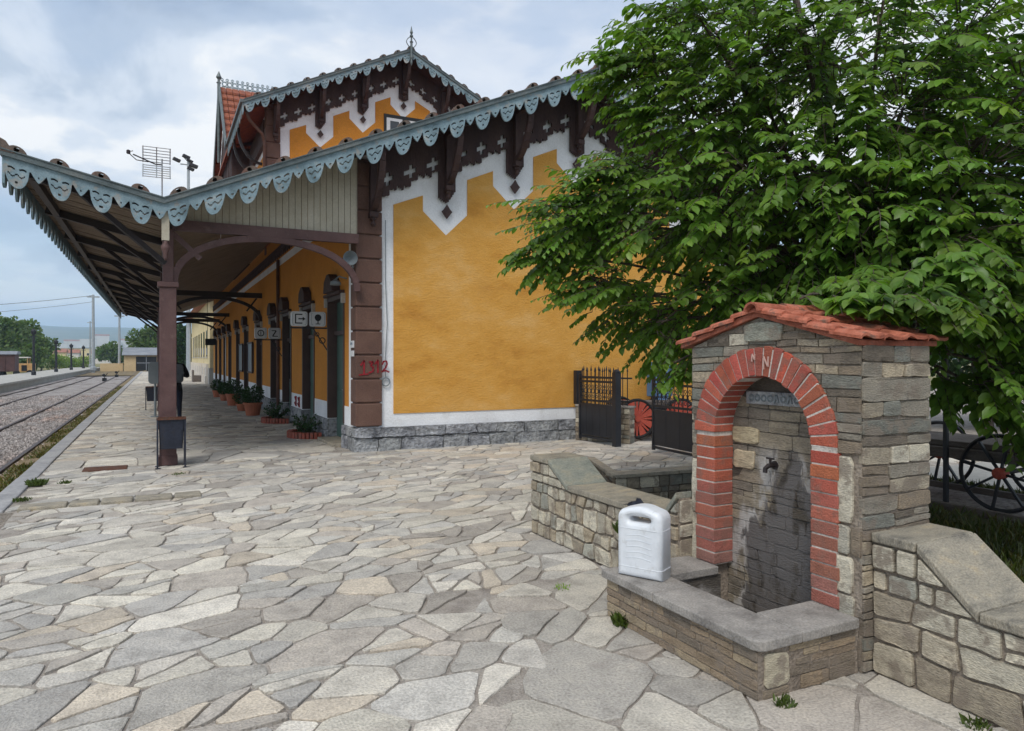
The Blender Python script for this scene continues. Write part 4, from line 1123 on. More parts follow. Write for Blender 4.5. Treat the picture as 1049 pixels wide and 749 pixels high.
jamb(.0, left_w, 5, 'l'); jamb(W-right_w, right_w, 9, 'r')
# the field above the springing
t3b = lambda u, v, d: (FX-d, FY1_-u, SPR+.05+v)
push2 = lambda u, v: (lambda q: (q[0], q[1]-SPR-.05))(push(u, v+SPR+.05))
top_pl = [(-sl, 1, SIDE-SPR-.05-.005), (sl, 1, SIDE-SPR-.05+sl*W-.005)]
rubble(mb, t3b, W, PEAK-SPR-.05, pal_fountain, rg, .035, .085, .14, .46, .004, .007, planes=top_pl, push=push2, jit=.014,
       keep=lambda u, v: math.hypot(FY1_-u-FCY, v+.05) > AR_O-.10)
# flat keystone slab above the arch, greenish
stone_cell(mb, [(W/2-.15+.0, PEAK-.165), (W/2+.13, PEAK-.165), (W/2+.15, PEAK-.055), (W/2-.04, PEAK-.035), (W/2-.17, PEAK-.06)], t3, .024, .004, s(146, 148, 138), seed=3, amp=.008, rough=.004)
# right side face and left side face
rubble(mb, lambda u, v, d: (FX+u, FY0-d, v), FX1-FX, SIDE-.01, pal_fountain, random.Random(8), .03, .10, .13, .6, .004, .009, rough=.006, big=.35, jit=.018)
rubble(mb, lambda u, v, d: (FX1-u, FY1_+d, v), FX1-FX, SIDE-.01, pal_fountain, random.Random(18), .05, .13, .1, .36, .006, .012)
rubble(mb, lambda u, v, d: (FX1+d, FY0+u, v), W, SIDE-.01, pal_fountain, random.Random(28), .05, .13, .1, .36, .006, .012)
mb.build('wall', 'stone', fnt, fixn=True)
# niche back wall
mb = MB()
mb.box(FX+REC, FX+REC+.03, FCY-hw, FCY+hw, 0, SPR+AR_I+.04, s(88, 82, 76))
def pal_wet(w_, h_, rg): 
    base = rg.choice([s(138, 128, 114), s(130, 123, 113), s(124, 117, 108), s(144, 135, 120)]); return base
rubble(mb, lambda u, v, d: (FX+REC-d, FCY+hw-u, .02+v), 2*hw, 1.34, pal_wet, random.Random(4), .035, .10, .14, .46, .003, .004, jit=.008)
stone_cell(mb, [(.06, .88), (.24, .88), (.25, 1.0), (.07, 1.0)], lambda u, v, d: (FX+REC-d-.004, FCY+hw-u, .02+v), .014, .004, s(186, 172, 148), seed=9, amp=.008)
stone_cell(mb, [(.05, 1.04), (.28, 1.04), (.28, 1.15), (.05, 1.15)], lambda u, v, d: (FX+REC-d-.004, FCY+hw-u, .02+v), .014, .004, s(180, 168, 142), seed=4, amp=.008)
mb.build('niche_wall', 'wet', fnt)
# carved plaque, worn past reading
mb = MB(); mb.box(FX+REC-.022, FX+REC-.002, FCY-.21, FCY+.24, 1.315, 1.395)
pl = mb.build('plaque', 'plinth', fnt, bevel=.006)
mb = MB(); rg = random.Random(31); y = FCY+.21
while y > FCY-.19:
    k = rg.choice('osvc')
    if k in 'oc': mb.torus((FX+REC-.024, y-.018, 1.355), (1, 0, 0), .018, .006, 10, 4)
    else:
        mb.bar((FX+REC-.024, y, 1.33), (FX+REC-.024, y-.018, 1.38), .01, .01, (1, 0, 0)); mb.bar((FX+REC-.024, y-.018, 1.38), (FX+REC-.024, y-.034, 1.332), .01, .01, (1, 0, 0))
    y -= .05
mb.build('worn_lettering', 'grey_panel', pl)
# brick arch
mbk, mbm = MB(), MB(); rg = random.Random(2)
def brick_col(z):
    c = mixc(s(176, 94, 74), s(160, 82, 66), rg.random()); c = tuple(q*rg.uniform(.82, 1.12) for q in c)
    t = max(0, min(1, (.95-z)/.75))*rg.uniform(.35, .85)
    return mixc(c, s(138, 112, 104), t)
NV = 23
for i in range(NV):
    a0, a1 = math.pi*i/NV, math.pi*(i+1)/NV; g_ = .0065
    d0, d1 = g_/AR_O/2*1.3, g_/AR_I/2*1.2
    pr = rg.uniform(.019, .028)
    ro, ri = AR_O+rg.uniform(-.008, .01), AR_I+rg.uniform(-.004, .006)
    am = (a0+a1)/2
    q = [(ri, a0+d1), (ro, a0+d0), (ro*1.004, am), (ro, a1-d0), (ri, a1-d1)]
    p = [(FX-pr, FCY+r*math.cos(a), SPR+r*math.sin(a)) for r, a in q]
    mbk.prism(p, (REC+pr-.004, 0, 0), brick_col(SPR+.4*math.sin(am)))
for sgn in (-1, 1):
    z = .285; k_ = 0
    while z < SPR-.02:
        h = min(.0665, SPR-.004-z); pr = rg.uniform(.018, .026)
        y0, y1 = FCY+sgn*(AR_I+rg.uniform(-.002, .003)), FCY+sgn*(AR_O+rg.uniform(-.008, .008))
        mbk.box(FX-pr, FX+REC-.004, min(y0, y1), max(y0, y1), z, z+h, brick_col(z)); z += h+.0085
mbk.build('brick_arch', 'brick', fnt, bevel=.004)
for i in range(NV):
    a0, a1 = math.pi*i/NV, math.pi*(i+1)/NV
    p = [(FX-.0185, FCY+r*math.cos(a), SPR+r*math.sin(a)) for r, a in [(AR_I+.004, a0), (AR_O-.006, a0), (AR_O-.006, a1), (AR_I+.004, a1)]]
    mbm.prism(p, (REC+.0165, 0, 0))
for sgn in (-1, 1):
    y0, y1 = sorted((FCY+sgn*(AR_I+.006), FCY+sgn*(AR_O-.006))); mbm.box(FX-.0165, FX+REC-.006, y0, y1, .28, SPR)
mbm.build('brick_joint', 'mortar_pale', fnt)
mb = MB(); rg = random.Random(6)             # chalky scrawl on the top bricks
for y0, z0, hh in ((FCY+.045, SPR+.455, .045), (FCY-.045, SPR+.41, .075)):
    pts = [(0, 0), (0, 1), (.55, .2), (.6, 1)] if hh < .08 else [(.5, 1), (0, .8), (.5, .6), (0, .45), (.5, .3), (0, .1), (.4, 0)]
    for a, b in zip(pts, pts[1:]): mb.bar((FX-.028, y0-a[0]*hh*.8, z0+a[1]*hh), (FX-.028, y0-b[0]*hh*.8, z0+b[1]*hh), .006, .008, (1, 0, 0))
mb.build('scrawl', 'chalk', fnt)
# spout
mb = MB(); sy = FCY+.02
mb.tube([(FX+REC, sy, .955), (FX+REC-.06, sy, .955), (FX+REC-.085, sy, .94), (FX+REC-.088, sy, .915)], .014, 10)
mb.lathe([(.026, 0), (.026, .012), (.015, .014)], (FX+REC-.012, sy, .955), 12, axis='x')
mb.tube([(FX+REC-.045, sy, .965), (FX+REC-.045, sy, .995)], .008, 8); mb.bar((FX+REC-.045, sy-.028, .998), (FX+REC-.045, sy+.028, .998), .012, .01)
mb.build('tap', 'dark_steel', fnt, smooth=False)
# trough
BX0 = 2.505; LEDGE = .26
mb = MB()
mb.box(BX0, BX0+LEDGE-.02, FY0+.02, FY1_-.02, -.03, .235); mb.box(BX0+LEDGE-.02, FX-.002, FY0+.02, FY0+LEDGE, -.03, .235); mb.box(BX0+LEDGE-.02, FX-.002, FY1_-LEDGE, FY1_-.02, -.03, .235)
mb.box(BX0+LEDGE-.02, FX-.002, FY0+LEDGE, FY1_-LEDGE, -.03, .04)
mb.build('trough_core', 'mortar', fnt)
mb = MB()
rubble(mb, lambda u, v, d: (BX0-d, FY1_-.02-u, v), FY1_-FY0-.04, .235, pal_basin, random.Random(14), .03, .075, .1, .42, .0035, .006, jit=.006, amp=.004)
rubble(mb, lambda u, v, d: (BX0+u, FY0+.02-d, v), FX-BX0-.03, .235, pal_basin, random.Random(15), .03, .075, .1, .4, .0035, .006, jit=.006, amp=.004, keep=lambda u, v: u > .2)
stone_cell(mb, [(.03, .045), (.2, .045), (.19, .2), (.035, .225)], lambda u, v, d: (BX0+u, FY0+.02-d, v), .012, .004, s(190, 182, 162), seed=8, amp=.008, rough=.005)
stone_cell(mb, [(.03, .0), (.2, .0), (.2, .045), (.03, .045)], lambda u, v, d: (BX0+u, FY0+.02-d, v), .006, .003, s(140, 128, 112), seed=2)
mb.build('trough', 'stone', fnt)
def slabs(mb, polys, z0, z1):
    for p in polys: mb.prism([(x, y, z1) for x, y in p], (0, 0, z0-z1))
mb = MB(); OV = .028; xi = BX0+LEDGE; c_ = .05
a_, b_, d_ = FY0-.01, FY1_+.01, BX0-OV
slabs(mb, [[(d_+c_, a_), (d_+c_*.3, a_+c_*.3), (d_, a_+c_), (d_, FCY+.1), (xi, FCY+.1), (xi, FY0+LEDGE+.03), (xi, a_)],
           [(d_, FCY+.104), (d_, b_), (xi, b_), (xi, FCY+.104)],
           [(xi+.004, a_), (xi+.004, FY0+LEDGE+.03), (FX-.03, FY0+LEDGE+.03), (FX-.03, a_)],
           [(xi+.004, FY1_-LEDGE-.02), (xi+.004, b_), (FX-.03, b_), (FX-.03, FY1_-LEDGE-.02)]], .237, .288)
mb.build('trough_coping', 'coping', fnt, bevel=.007)
mb = MB()
for y0, y1 in ((FY0+LEDGE+.004, FY0+LEDGE+.002), (FY1_-LEDGE-.004, FY1_-LEDGE-.002)):
    mb.box(BX0+LEDGE-.02, FX+.0, min(y0, y1), max(y0, y1), .03, .234, s(84, 80, 76))
mb.box(BX0+LEDGE-.019, BX0+LEDGE-.016, FY0+LEDGE+.006, FY1_-LEDGE-.006, .03, .234, s(84, 80, 76))
mb.box(BX0+LEDGE-.01, FX-.004, FY0+LEDGE+.01, FY1_-LEDGE-.01, .041, .046, s(70, 66, 62))
mb.build('trough_lining', 'wet', fnt)
# tiled cap
mb = MB(); rg = random.Random(77)
RX0, RX1 = FX-.055, FX1+.10; NC = 4; cw = (RX1-RX0)/NC
def cap_z(a): return PEAK+.016-a*.195
RUN = (FY1_-FY0)/2+.055
for sgn in (-1, 1):
    n = 4
    for c in range(NC):
        xc = RX0+cw*(c+.5)
        for j in range(n):
            a0, a1 = j/n, (j+1.18)/n
            y0, y1 = FCY+sgn*RUN*a0, FCY+sgn*RUN*min(a1, 1.03); z0, z1 = cap_z(a0)+.012, cap_z(min(a1, 1.03))+.034
            kc = rg.uniform(.85, 1.12); col = (kc, kc, kc); jx, jz = rg.uniform(-.006, .006), rg.uniform(-.004, .004)
            prof = [(-cw*.5, 0.0), (-cw*.44, .012), (-cw*.3, .020), (-cw*.12, .012), (0, .004), (cw*.35, .003), (cw*.5, .010)]
            top = [(xc+jx+px, pz+jz) for px, pz in prof]; m_ = len(top)
            vs = [(x, y0, z0+z) for x, z in top]+[(x, y1, z1+z) for x, z in top]+[(x, y0, z0+z-.016) for x, z in top]+[(x, y1, z1+z-.016) for x, z in top]
            fs = []
            for i in range(m_-1): fs += [(i, i+1, m_+i+1, m_+i), (2*m_+i, 3*m_+i, 3*m_+i+1, 2*m_+i+1), (m_+i, m_+i+1, 3*m_+i+1, 3*m_+i), (i, 2*m_+i, 2*m_+i+1, i+1)]
            fs += [(0, m_, 3*m_, 2*m_), (m_-1, 3*m_-1, 4*m_-1, 2*m_-1)]
            mb.add(vs, fs, col)
    mb.prism([(RX0+.02, FCY, cap_z(0)+.008), (RX0+.02, FCY+sgn*RUN*.98, cap_z(.98)+.008), (RX0+.02, FCY+sgn*RUN*.98, cap_z(.98)-.02), (RX0+.02, FCY, cap_z(0)-.03)], (RX1-RX0-.06, 0, 0), (.8, .78, .76))
x = RX0-.03
while x < RX1:
    kc = rg.uniform(.88, 1.1); seg = []
    for xx, r_ in ((x, .058), (x+.30, .048)):
        seg += [(xx, FCY+r_*math.cos(math.pi*i/8), cap_z(0)+.0+r_*.95*math.sin(math.pi*i/8)) for i in range(9)]
    for xx, r_ in ((x, .044), (x+.30, .036)):
        seg += [(xx, FCY+r_*math.cos(math.pi*i/8), cap_z(0)+.0+r_*.95*math.sin(math.pi*i/8)) for i in range(9)]
    fs = []
    for i in range(8): fs += [(i, i+1, 10+i, 9+i), (18+i, 27+i, 28+i, 19+i), (i, 18+i, 19+i, i+1)]
    mb.add(seg, fs, (kc, kc, kc)); x += .255
mb.build('tiled_cap', 'terracotta', fnt, fixn=True)

# ---------------------------------------------------------------- low stone walls either side
def wing(label, x0, x1, prof, seed, slabmat, flip):
    """prof: (y, z) top line walking away from the fountain"""
    t = thing('low_stone_wall', label, 'stone wall', ((x0+x1)/2, prof[0][0], 0), 'low walls beside the fountain')
    mb = MB()
    for (ya, za), (yb, zb) in zip(prof, prof[1:]):
        if abs(ya-yb) < .001: continue
        lo_, hi_ = sorted((ya, yb)); zl, zh = (za, zb) if ya < yb else (zb, za)
        mb.prism([(x0+.008, lo_, -.05), (x0+.008, hi_, -.05), (x0+.008, hi_, zh-.045), (x0+.008, lo_, zl-.045)], (x1-x0-.016, 0, 0))
    mb.build('core', 'mortar', t)
    mb = MB(); rg = random.Random(seed); mh_, xh_, mw_, xw_ = (.07, .17, .09, .24) if flip > 0 else (.06, .20, .16, .55)
    ys = [p[0] for p in prof]; ya, yb = min(ys), max(ys); lvl = min(p[1] for p in prof)-.05
    L_ = yb-ya
    for xf, dn in ((x0, -1), (x1, 1)):
        f3 = lambda u, v, d, xf=xf, dn=dn: (xf+dn*d, ya+u, v)
        rubble(mb, f3, L_, lvl, pal_wing, random.Random(seed+(0 if dn < 0 else 1)), mh_, xh_, mw_, xw_, .010, .010, jit=.045, big=.25, rough=.005, amp=.009)
        for (pa, za), (pb, zb) in zip(prof, prof[1:]):
            if max(za, zb) > lvl+.06 and abs(pa-pb) > .05:
                lo_, hi_ = sorted((pa, pb)); zl, zh = (za, zb) if pa < pb else (zb, za); m_ = (zh-zl)/(hi_-lo_)
                h_ = max(zl, zh)-lvl-.05
                f4 = lambda u, v, d, xf=xf, dn=dn, lo_=lo_: (xf+dn*d, lo_+u, lvl+v)
                rubble(mb, f4, hi_-lo_, h_, pal_wing, random.Random(seed+7), .06, .16, .08, .3, .01, .016, planes=[(-m_, 1, zl-lvl-.05)], jit=.012, rough=.006)
    for yy, dn in ((ya, -1), (yb, 1)):
        hh = (prof[0][1] if abs(yy-prof[0][0]) < 1e-6 else prof[-1][1])-.05
        rubble(mb, lambda u, v, d: (x0+u, yy+dn*d, v), x1-x0, hh, pal_wing, random.Random(seed+3), .08, .2, .1, .36, .009, .014)
    mb.build('facing', 'stone', t)
    for (pa, za), (pb, zb) in zip(prof, prof[1:]):
        if abs(pa-pb) < .05: continue
        sl_ = abs(za-zb) > .05; ov = .022; n_ = max(1, int(abs(pa-pb)/(.85 if not sl_ else 5)))
        mb = MB()
        for i in range(n_):
            a, b = pa+(pb-pa)*i/n_, pa+(pb-pa)*(i+1)/n_; z0, z1 = za+(zb-za)*i/n_, za+(zb-za)*(i+1)/n_
            e = .004*(1 if b > a else -1)
            mb.prism([(x0-ov, a+e, z0), (x0-ov, b-e, z1), (x0-ov, b-e, z1-.048), (x0-ov, a+e, z0-.048)], (x1-x0+2*ov, 0, 0))
        mb.build('coping_slab', slabmat if sl_ else 'slab_warm', t, bevel=.008)
    return t
wing('low stone wall with green grey sloped cap slab, between fountain and gateway', 3.09, 3.455, [(3.69, .715), (3.85, .535), (5.08, .535), (5.41, .715), (5.74, .715)], 51, 'slab', 1)
wing('low stone wall with warm sloped cap slab, running from the fountain along the lawn', 3.27, 3.70, [(2.40, .715), (2.16, .715), (1.87, .475), (-1.2, .475)], 63, 'slab_warm', -1)

# ---------------------------------------------------------------- white water canister on the trough
def rrect(hx, hy, r, n=6):
    o = []
    for cx, cy, a0 in ((hx-r, hy-r, 0), (-hx+r, hy-r, 90), (-hx+r, -hy+r, 180), (hx-r, -hy+r, 270)):
        for i in range(n+1):
            a = R(a0+90*i/n); o.append((cx+r*math.cos(a), cy+r*math.sin(a)))
    return o
# moulded canister (replaces the stacked version)
jerry_mesh = None
def canister(loc, rz):
    t = thing('water_canister', 'white plastic water canister with built-in handle, standing on the trough', 'canister', (0, 0, 0))
    HX, HYd, H = .145, .082, .425
    def outline(k):         # front outline, x-z, rounded shoulders
        o = []
        def arc(cx, cz, r, a0, a1, n):
            for i in range(n+1):
                a = R(a0+(a1-a0)*i/n); o.append((cx+r*math.cos(a), cz+r*math.sin(a)))
        arc(-HX+.03, .03, .03, 180, 270, 5); arc(HX-.03, .03, .03, 270, 360, 5)
        arc(HX-.055, H-.075, .055, 0, 62, 6); arc(.0, H-.195, .195, 70, 110, 6); arc(-HX+.055, H-.075, .055, 118, 180, 6)
        return o
    cu = bpy.data.curves.new('canister_outline', 'CURVE'); cu.dimensions = '2D'; cu.fill_mode = 'BOTH'
    def spl(pts):
        sp = cu.splines.new('POLY'); sp.points.add(len(pts)-1)
        for p, q in zip(sp.points, pts): p.co = (q[0], q[1], 0, 1)
        sp.use_cyclic_u = True
    bev = .034
    def shrink(pts, d): return inset(pts, d)
    o = outline(0)
    if area(o) < 0: o = o[::-1]
    spl(inset(o, bev))
    hole = [(-.052+.104*0, 0)]
    hx, hz, hr = .050, H-.080, .021+bev
    hole = [(hx*sg+hr*math.cos(R(a)), hz+hr*math.sin(R(a))*.93) for sg, a0 in ((1, -90), (-1, 90)) for a in lin(a0, a0+180, 8)]
    spl(hole[::-1])
    cu.extrude = HYd-bev; cu.bevel_depth = bev; cu.bevel_resolution = 5
    ob = bpy.data.objects.new('tmp', cu); C.objects.link(ob)
    dg = bpy.context.evaluated_depsgraph_get(); me = bpy.data.meshes.new_from_object(ob.evaluated_get(dg)); bpy.data.objects.remove(ob)
    me.transform(Matrix.Rotation(R(90), 4, 'X')); me.name = 'body'
    me.polygons.foreach_set('use_smooth', [True]*len(me.polygons)); me.materials.clear(); me.materials.append(MAT['jerry'])
    b = bpy.data.objects.new('body', me); C.objects.link(b); b.parent = t
    # raised ribs and the moulded bands that run round it
    mb = MB()
    def band(z, h, grow, front_only=False):
        pr = []
        a = rrect(HX+grow, HYd+grow, .036+grow, 6)
        vs = []
        for zz, k_ in ((z-h, 0), (z-h*.45, 1), (z+h*.45, 1), (z+h, 0)):
            gg = grow if k_ else -.0015
            vs += [(x, y, zz) for x, y in rrect(HX+gg, HYd+gg, .036+gg, 6)]
        n = len(a); mb.add(vs, [(i*n+j, i*n+(j+1) % n, (i+1)*n+(j+1) % n, (i+1)*n+j) for i in range(3) for j in range(n)])
    band(.062, .004, .0015); band(.292, .004, .0018)
    for i in range(5):
        z = .118+i*.034
        for sgn in (-1, 1):
            pts = [(x, sgn*(HYd+.0005), z+.006*math.cos(x*30)) for x in lin(-.085, .085, 12)]
            mb.tube(pts, [.0005]+[.0018]*11+[.0005], 8)
    mb.build('moulded_rib', 'jerry', t, smooth=True)
    t.location = loc; t.rotation_euler = (0, 0, rz)
    return t
canister((2.635, 3.46, .289), R(-62))
# ---------------------------------------------------------------- leaves
def leaf_arrays(W=.56):
    """one pointed oval leaf, unit length along +Y, folded a little along the midrib"""
    v = np.array([(0, 0, 0), (-.5*W, .30, .07), (0, .32, 0), (.5*W, .30, .07), (-.44*W, .66, .05), (0, .68, -.02), (.44*W, .66, .05), (0, 1.0, -.10)], dtype=np.float32)
    f = [(0, 2, 1), (0, 3, 2), (1, 2, 5, 4), (2, 3, 6, 5), (4, 5, 7), (5, 6, 7)]
    return v, f
def leaf_mesh(name, items, mat, parent=None, W=.56, cols=None):
    """items: list of (position, axis, normal, length)"""
    v, f = leaf_arrays(W); n = len(items)
    P = np.array([i[0] for i in items], dtype=np.float32); A = np.array([i[1] for i in items], dtype=np.float32)
    Nn = np.array([i[2] for i in items], dtype=np.float32); S = np.array([i[3] for i in items], dtype=np.float32)
    A /= np.linalg.norm(A, axis=1)[:, None]
    X = np.cross(A, Nn); X /= np.linalg.norm(X, axis=1)[:, None]+1e-9; Z = np.cross(X, A)
    V = P[:, None, :]+S[:, None, None]*(v[None, :, 0:1]*X[:, None, :]+v[None, :, 1:2]*A[:, None, :]+v[None, :, 2:3]*Z[:, None, :])
    V = V.reshape(-1, 3); nv = len(v)
    loops = []; starts = []; tot = []
    fl = [i for q in f for i in q]; ln = [len(q) for q in f]
    FL = np.array(fl, dtype=np.int32); LN = np.array(ln, dtype=np.int32)
    loops = (np.arange(n, dtype=np.int32)[:, None]*nv+FL[None, :]).ravel()
    tot = np.tile(LN, n); starts = np.concatenate([[0], np.cumsum(tot)[:-1]]).astype(np.int32)
    me = bpy.data.meshes.new(name); me.vertices.add(len(V)); me.vertices.foreach_set('co', V.ravel())
    me.loops.add(len(loops)); me.loops.foreach_set('vertex_index', loops)
    me.polygons.add(len(tot)); me.polygons.foreach_set('loop_start', starts); me.polygons.foreach_set('loop_total', tot)
    me.update(); me.validate()
    at_ = me.attributes.new('Col', 'FLOAT_COLOR', 'CORNER')
    cc = np.ones((n, 4), dtype=np.float32); cc[:, :3] = np.array(cols, dtype=np.float32) if cols is not None else 1
    at_.data.foreach_set('color', np.repeat(cc, len(FL), axis=0).ravel())
    me.polygons.foreach_set('use_smooth', [True]*len(me.polygons))
    me.materials.append(MAT[mat])
    o = bpy.data.objects.new(name, me); C.objects.link(o)
    if parent is not None: o.parent = parent; o.matrix_parent_inverse = Matrix.Translation(-root_loc(parent))
    return o
def rv(rg, a=1.0): return Vector((rg.uniform(-a, a), rg.uniform(-a, a), rg.uniform(-a, a)))
def rdir(rg):
    while True:
        v = rv(rg)
        if .05 < v.length < 1: return v.normalized()

# ---------------------------------------------------------------- the elm over the fountain
rg = random.Random(19)
TB = Vector((5.75, 4.35, 0)); FORK = Vector((5.6, 4.3, 1.55))
tree = thing('elm_tree', 'broad leafy green elm with drooping branches, spreading over the stone fountain', 'tree', TB)
LOBES = [  # u, v, distance, radius, twigs
 (585, 228, 6.5, .46, 50), (556, 262, 6.55, .28, 20), (622, 300, 6.4, .42, 50), (590, 355, 6.35, .22, 16), (615, 352, 6.3, .26, 22), (672, 330, 6.2, .40, 46), (690, 372, 6.15, .18, 12), (668, 386, 6.1, .10, 5),
 (640, 180, 6.3, .42, 42), (600, 215, 6.4, .4, 30), (655, 118, 6.25, .26, 17), (668, 62, 6.2, .50, 40), (628, 70, 6.3, .26, 14), (712, 12, 6.1, .55, 34), (720, 120, 6.0, .55, 44),
 (700, 225, 6.0, .62, 64), (748, 300, 5.9, .46, 46), (765, 60, 5.9, .65, 50), (775, 180, 5.75, .70, 66), (800, -60, 5.9, .7, 26), (815, 270, 5.6, .50, 52), (770, 300, 5.5, .28, 20),
 (840, 60, 5.7, .70, 46), (850, 175, 5.4, .66, 62), (905, 292, 4.95, .34, 34), (860, 300, 5.0, .26, 20), (900, 215, 5.1, .55, 56), (905, 0, 5.5, .7, 36), (925, 110, 5.3, .65, 52),
 (960, 250, 4.9, .48, 50), (985, 40, 5.3, .65, 36), (1000, 170, 5.0, .62, 54), (975, 318, 4.9, .30, 26), (1020, 300, 4.9, .45, 48), (1035, 385, 5.0, .34, 36), (985, 400, 5.2, .24, 18), (1050, 90, 5.1, .7, 40), (1060, 440, 5.1, .26, 18),
 (1090, 220, 4.9, .7, 60), (1110, 340, 5.0, .6, 50), (1130, 60, 5.1, .8, 40), (820, 306, 4.3, .10, 12), (855, 310, 4.05, .13, 22), (905, 312, 3.98, .14, 26), (950, 312, 3.95, .16, 26), (880, 298, 4.25, .2, 26), (960, 285, 4.2, .25, 26), (1200, 200, 5.0, .8, 50), (1200, 350, 5.1, .6, 40),
]
centre = at(865, 150, 6.6)
leaves, lcol = [], []; twigs = MB(); limbs = MB()
def allowed(p):
    if p.x < 4.05 and 2.0 < p.y < 4.0 and p.z < 1.94-.28*abs(p.y-3.08): return False     # the fountain stands here
    if p.x < 3.9 and p.z < (1.94-.28*abs(p.y-3.08) if 2.2 < p.y < 3.9 and p.x > 3.34 else 2.0): return False
    if p.z < .75: return False
    return True
def spray(st, d, ln, nl, big):
    pts = [st]; dd = d.copy(); k = 5
    for i in range(k):
        dd = (dd+Vector((0, 0, -.10))+rv(rg, .10)).normalized(); pts.append(pts[-1]+dd*(ln/k))
    if not allowed(pts[-1]): return
    twigs.tube(pts, [.0045-.0006*i for i in range(k+1)], 4, caps=False)
    tone = tone0*rg.uniform(.8, 1.12); young = rg.random() < .22
    for j in range(nl):
        t = .12+.88*(j+.5)/nl; q = t*k; i = min(k-1, int(q)); p = pts[i].lerp(pts[i+1], q-i)
        ax = (pts[i+1]-pts[i]).normalized(); side = ax.cross(Vector((0, 0, 1)))
        if side.length < .1: side = Vector((1, 0, 0))
        side.normalize(); sg = 1 if j % 2 else -1
        la = (ax*rg.uniform(.35, .75)+side*sg*rg.uniform(.6, 1.0)+Vector((0, 0, -rg.uniform(.15, .75)))).normalized()
        nn = (Vector((0, 0, 1))+rv(rg, .35)+ax*.2).normalized()
        if not allowed(p+la*.1): continue
        s_ = big*rg.uniform(.75, 1.15)*(1.0 if t < .85 else .75)
        leaves.append((p, la, nn, s_))
        y = tone*rg.uniform(.86, 1.14)*(1.12 if t > .8 else 1)
        lcol.append((y*(1.28 if young and t > .5 else rg.uniform(.9, 1.1)), y*(1.10 if young and t > .5 else 1), y*rg.uniform(.75, 1.05)))
def curve(a, b, sag, n=7):
    m = (a+b)/2+Vector((0, 0, sag)); return [a.lerp(m, t).lerp(m.lerp(b, t), t) for t in lin(0, 1, n)]
limbs.tube([TB+Vector((0, 0, -.1)), TB+Vector((0, 0, .06)), TB+Vector((-.03, 0, .5)), TB+Vector((-.08, -.02, 1.05)), FORK], [.22, .17, .145, .135, .13], 12)
def lobe(c, r, n, back):
    global tone0; tone0 = rg.uniform(.84, 1.16)
    if not back or rg.random() < .8:
        a = FORK+Vector((rg.uniform(-.05, .05), rg.uniform(-.05, .05), rg.uniform(-.1, .3)))
        if c.z > 2.6: a = FORK+Vector((rg.uniform(-.1, .1), rg.uniform(-.1, .1), rg.uniform(.1, .9)))
        path = curve(a, c, .35 if c.z < 3 else .1); w_ = .012+.016*r
        if all(allowed(p) for p in path[2:]): limbs.tube(path, [w_*(1-.72*i/7)+.004 for i in range(8)], 7)
    for _ in range(n):
        d = rdir(rg); rr = r*rg.random()**.42; p = c+Vector((d.x*rr, d.y*rr, d.z*rr*.8))
        if not allowed(p): continue
        out = (p-centre); out.z *= .35; out.normalize()
        tocam = Vector((-SY, -CY, 0))
        g = (out*.8+d*.45+tocam*(.25 if not back else -.1)+Vector((0, 0, rg.uniform(-.25, .22)))).normalized()
        spray(p-g*.12, g, rg.uniform(.28, .58)*(1 if r > .3 else .7), rg.randint(9, 15), rg.uniform(.068, .124))
        if r > .25 and rg.random() < .35: twigs.tube([c.lerp(p, .35), c.lerp(p, .7)+Vector((0, 0, .04)), p-g*.12], [.006, .005, .004], 5, caps=False)
for u, v, z, r, n in LOBES:
    lobe(at(u, v, z), r*.9, int(n*(1.6 if v < 120 else 1.3)), False)
    if r > .35:
        k = 1.25
        lobe(at(u+(865-u)*.05, v+6, z+1.0), r*1.05, int(n*.8*k), True)
        lobe(at(u+(865-u)*.12, v+14, z+2.1), r*1.15, int(n*.6*k), True)
crown = leaf_mesh('crown', leaves, 'leaf', tree, cols=lcol)
limbs.build('trunk', 'bark', tree, smooth=True); twigs.build('twig', 'bark', tree, fixn=False)

def clump_plant(leaves_, c, r, n, size, rg, flat=.8, up=.4):
    for _ in range(n):
        d = rdir(rg); rr = r*rg.random()**.4; p = Vector(c)+Vector((d.x*rr, d.y*rr, d.z*rr*flat))
        la = (d+rv(rg, .6)+Vector((0, 0, up))).normalized(); leaves_.append((p, la, (rdir(rg)+d+Vector((0, 0, .5))).normalized(), size*rg.uniform(.7, 1.2)))
def shade(n, rg, a=.75, b=1.2): return [((k := rg.uniform(a, b))*rg.uniform(.85, 1.15), k, k*rg.uniform(.75, 1.1)) for _ in range(n)]

def back_tree(name, label, cat, loc, h, crown_h, rx, mat, n, size, seed, group=None, lob=9):
    rg = random.Random(seed); t = thing(name, label, cat, loc, group); L3 = Vector(loc)
    mb = MB(); base = h-crown_h
    mb.tube([L3+Vector((0, 0, -.2)), L3+Vector((.05*rx, 0, base*.6)), L3+Vector((0, 0, base+crown_h*.35))], [.05*h*.55, .04*h*.5, .02*h*.5], 8)
    lv = []
    for i in range(lob):
        a = i*2.4+rg.random(); rr = rx*rg.uniform(.25, .72)*(0 if i == 0 else 1); zz = base+crown_h*rg.uniform(.22, .80)
        if i == 0: zz = base+crown_h*.72
        c = L3+Vector((rr*math.cos(a), rr*math.sin(a), zz)); lr = rx*rg.uniform(.38, .56)
        mb.tube([L3+Vector((0, 0, base*.8)), L3.lerp(c, .5)+Vector((0, 0, zz*.45)), c], [.012*h, .008*h, .003*h], 5)
        clump_plant(lv, c, lr, n//lob, size, rg, min(1.0, crown_h/(2*rx)+.25), 0)
    mb.build('trunk', 'bark', t)
    leaf_mesh('crown', lv, mat, t, W=.8, cols=shade(len(lv), rg))
    return t
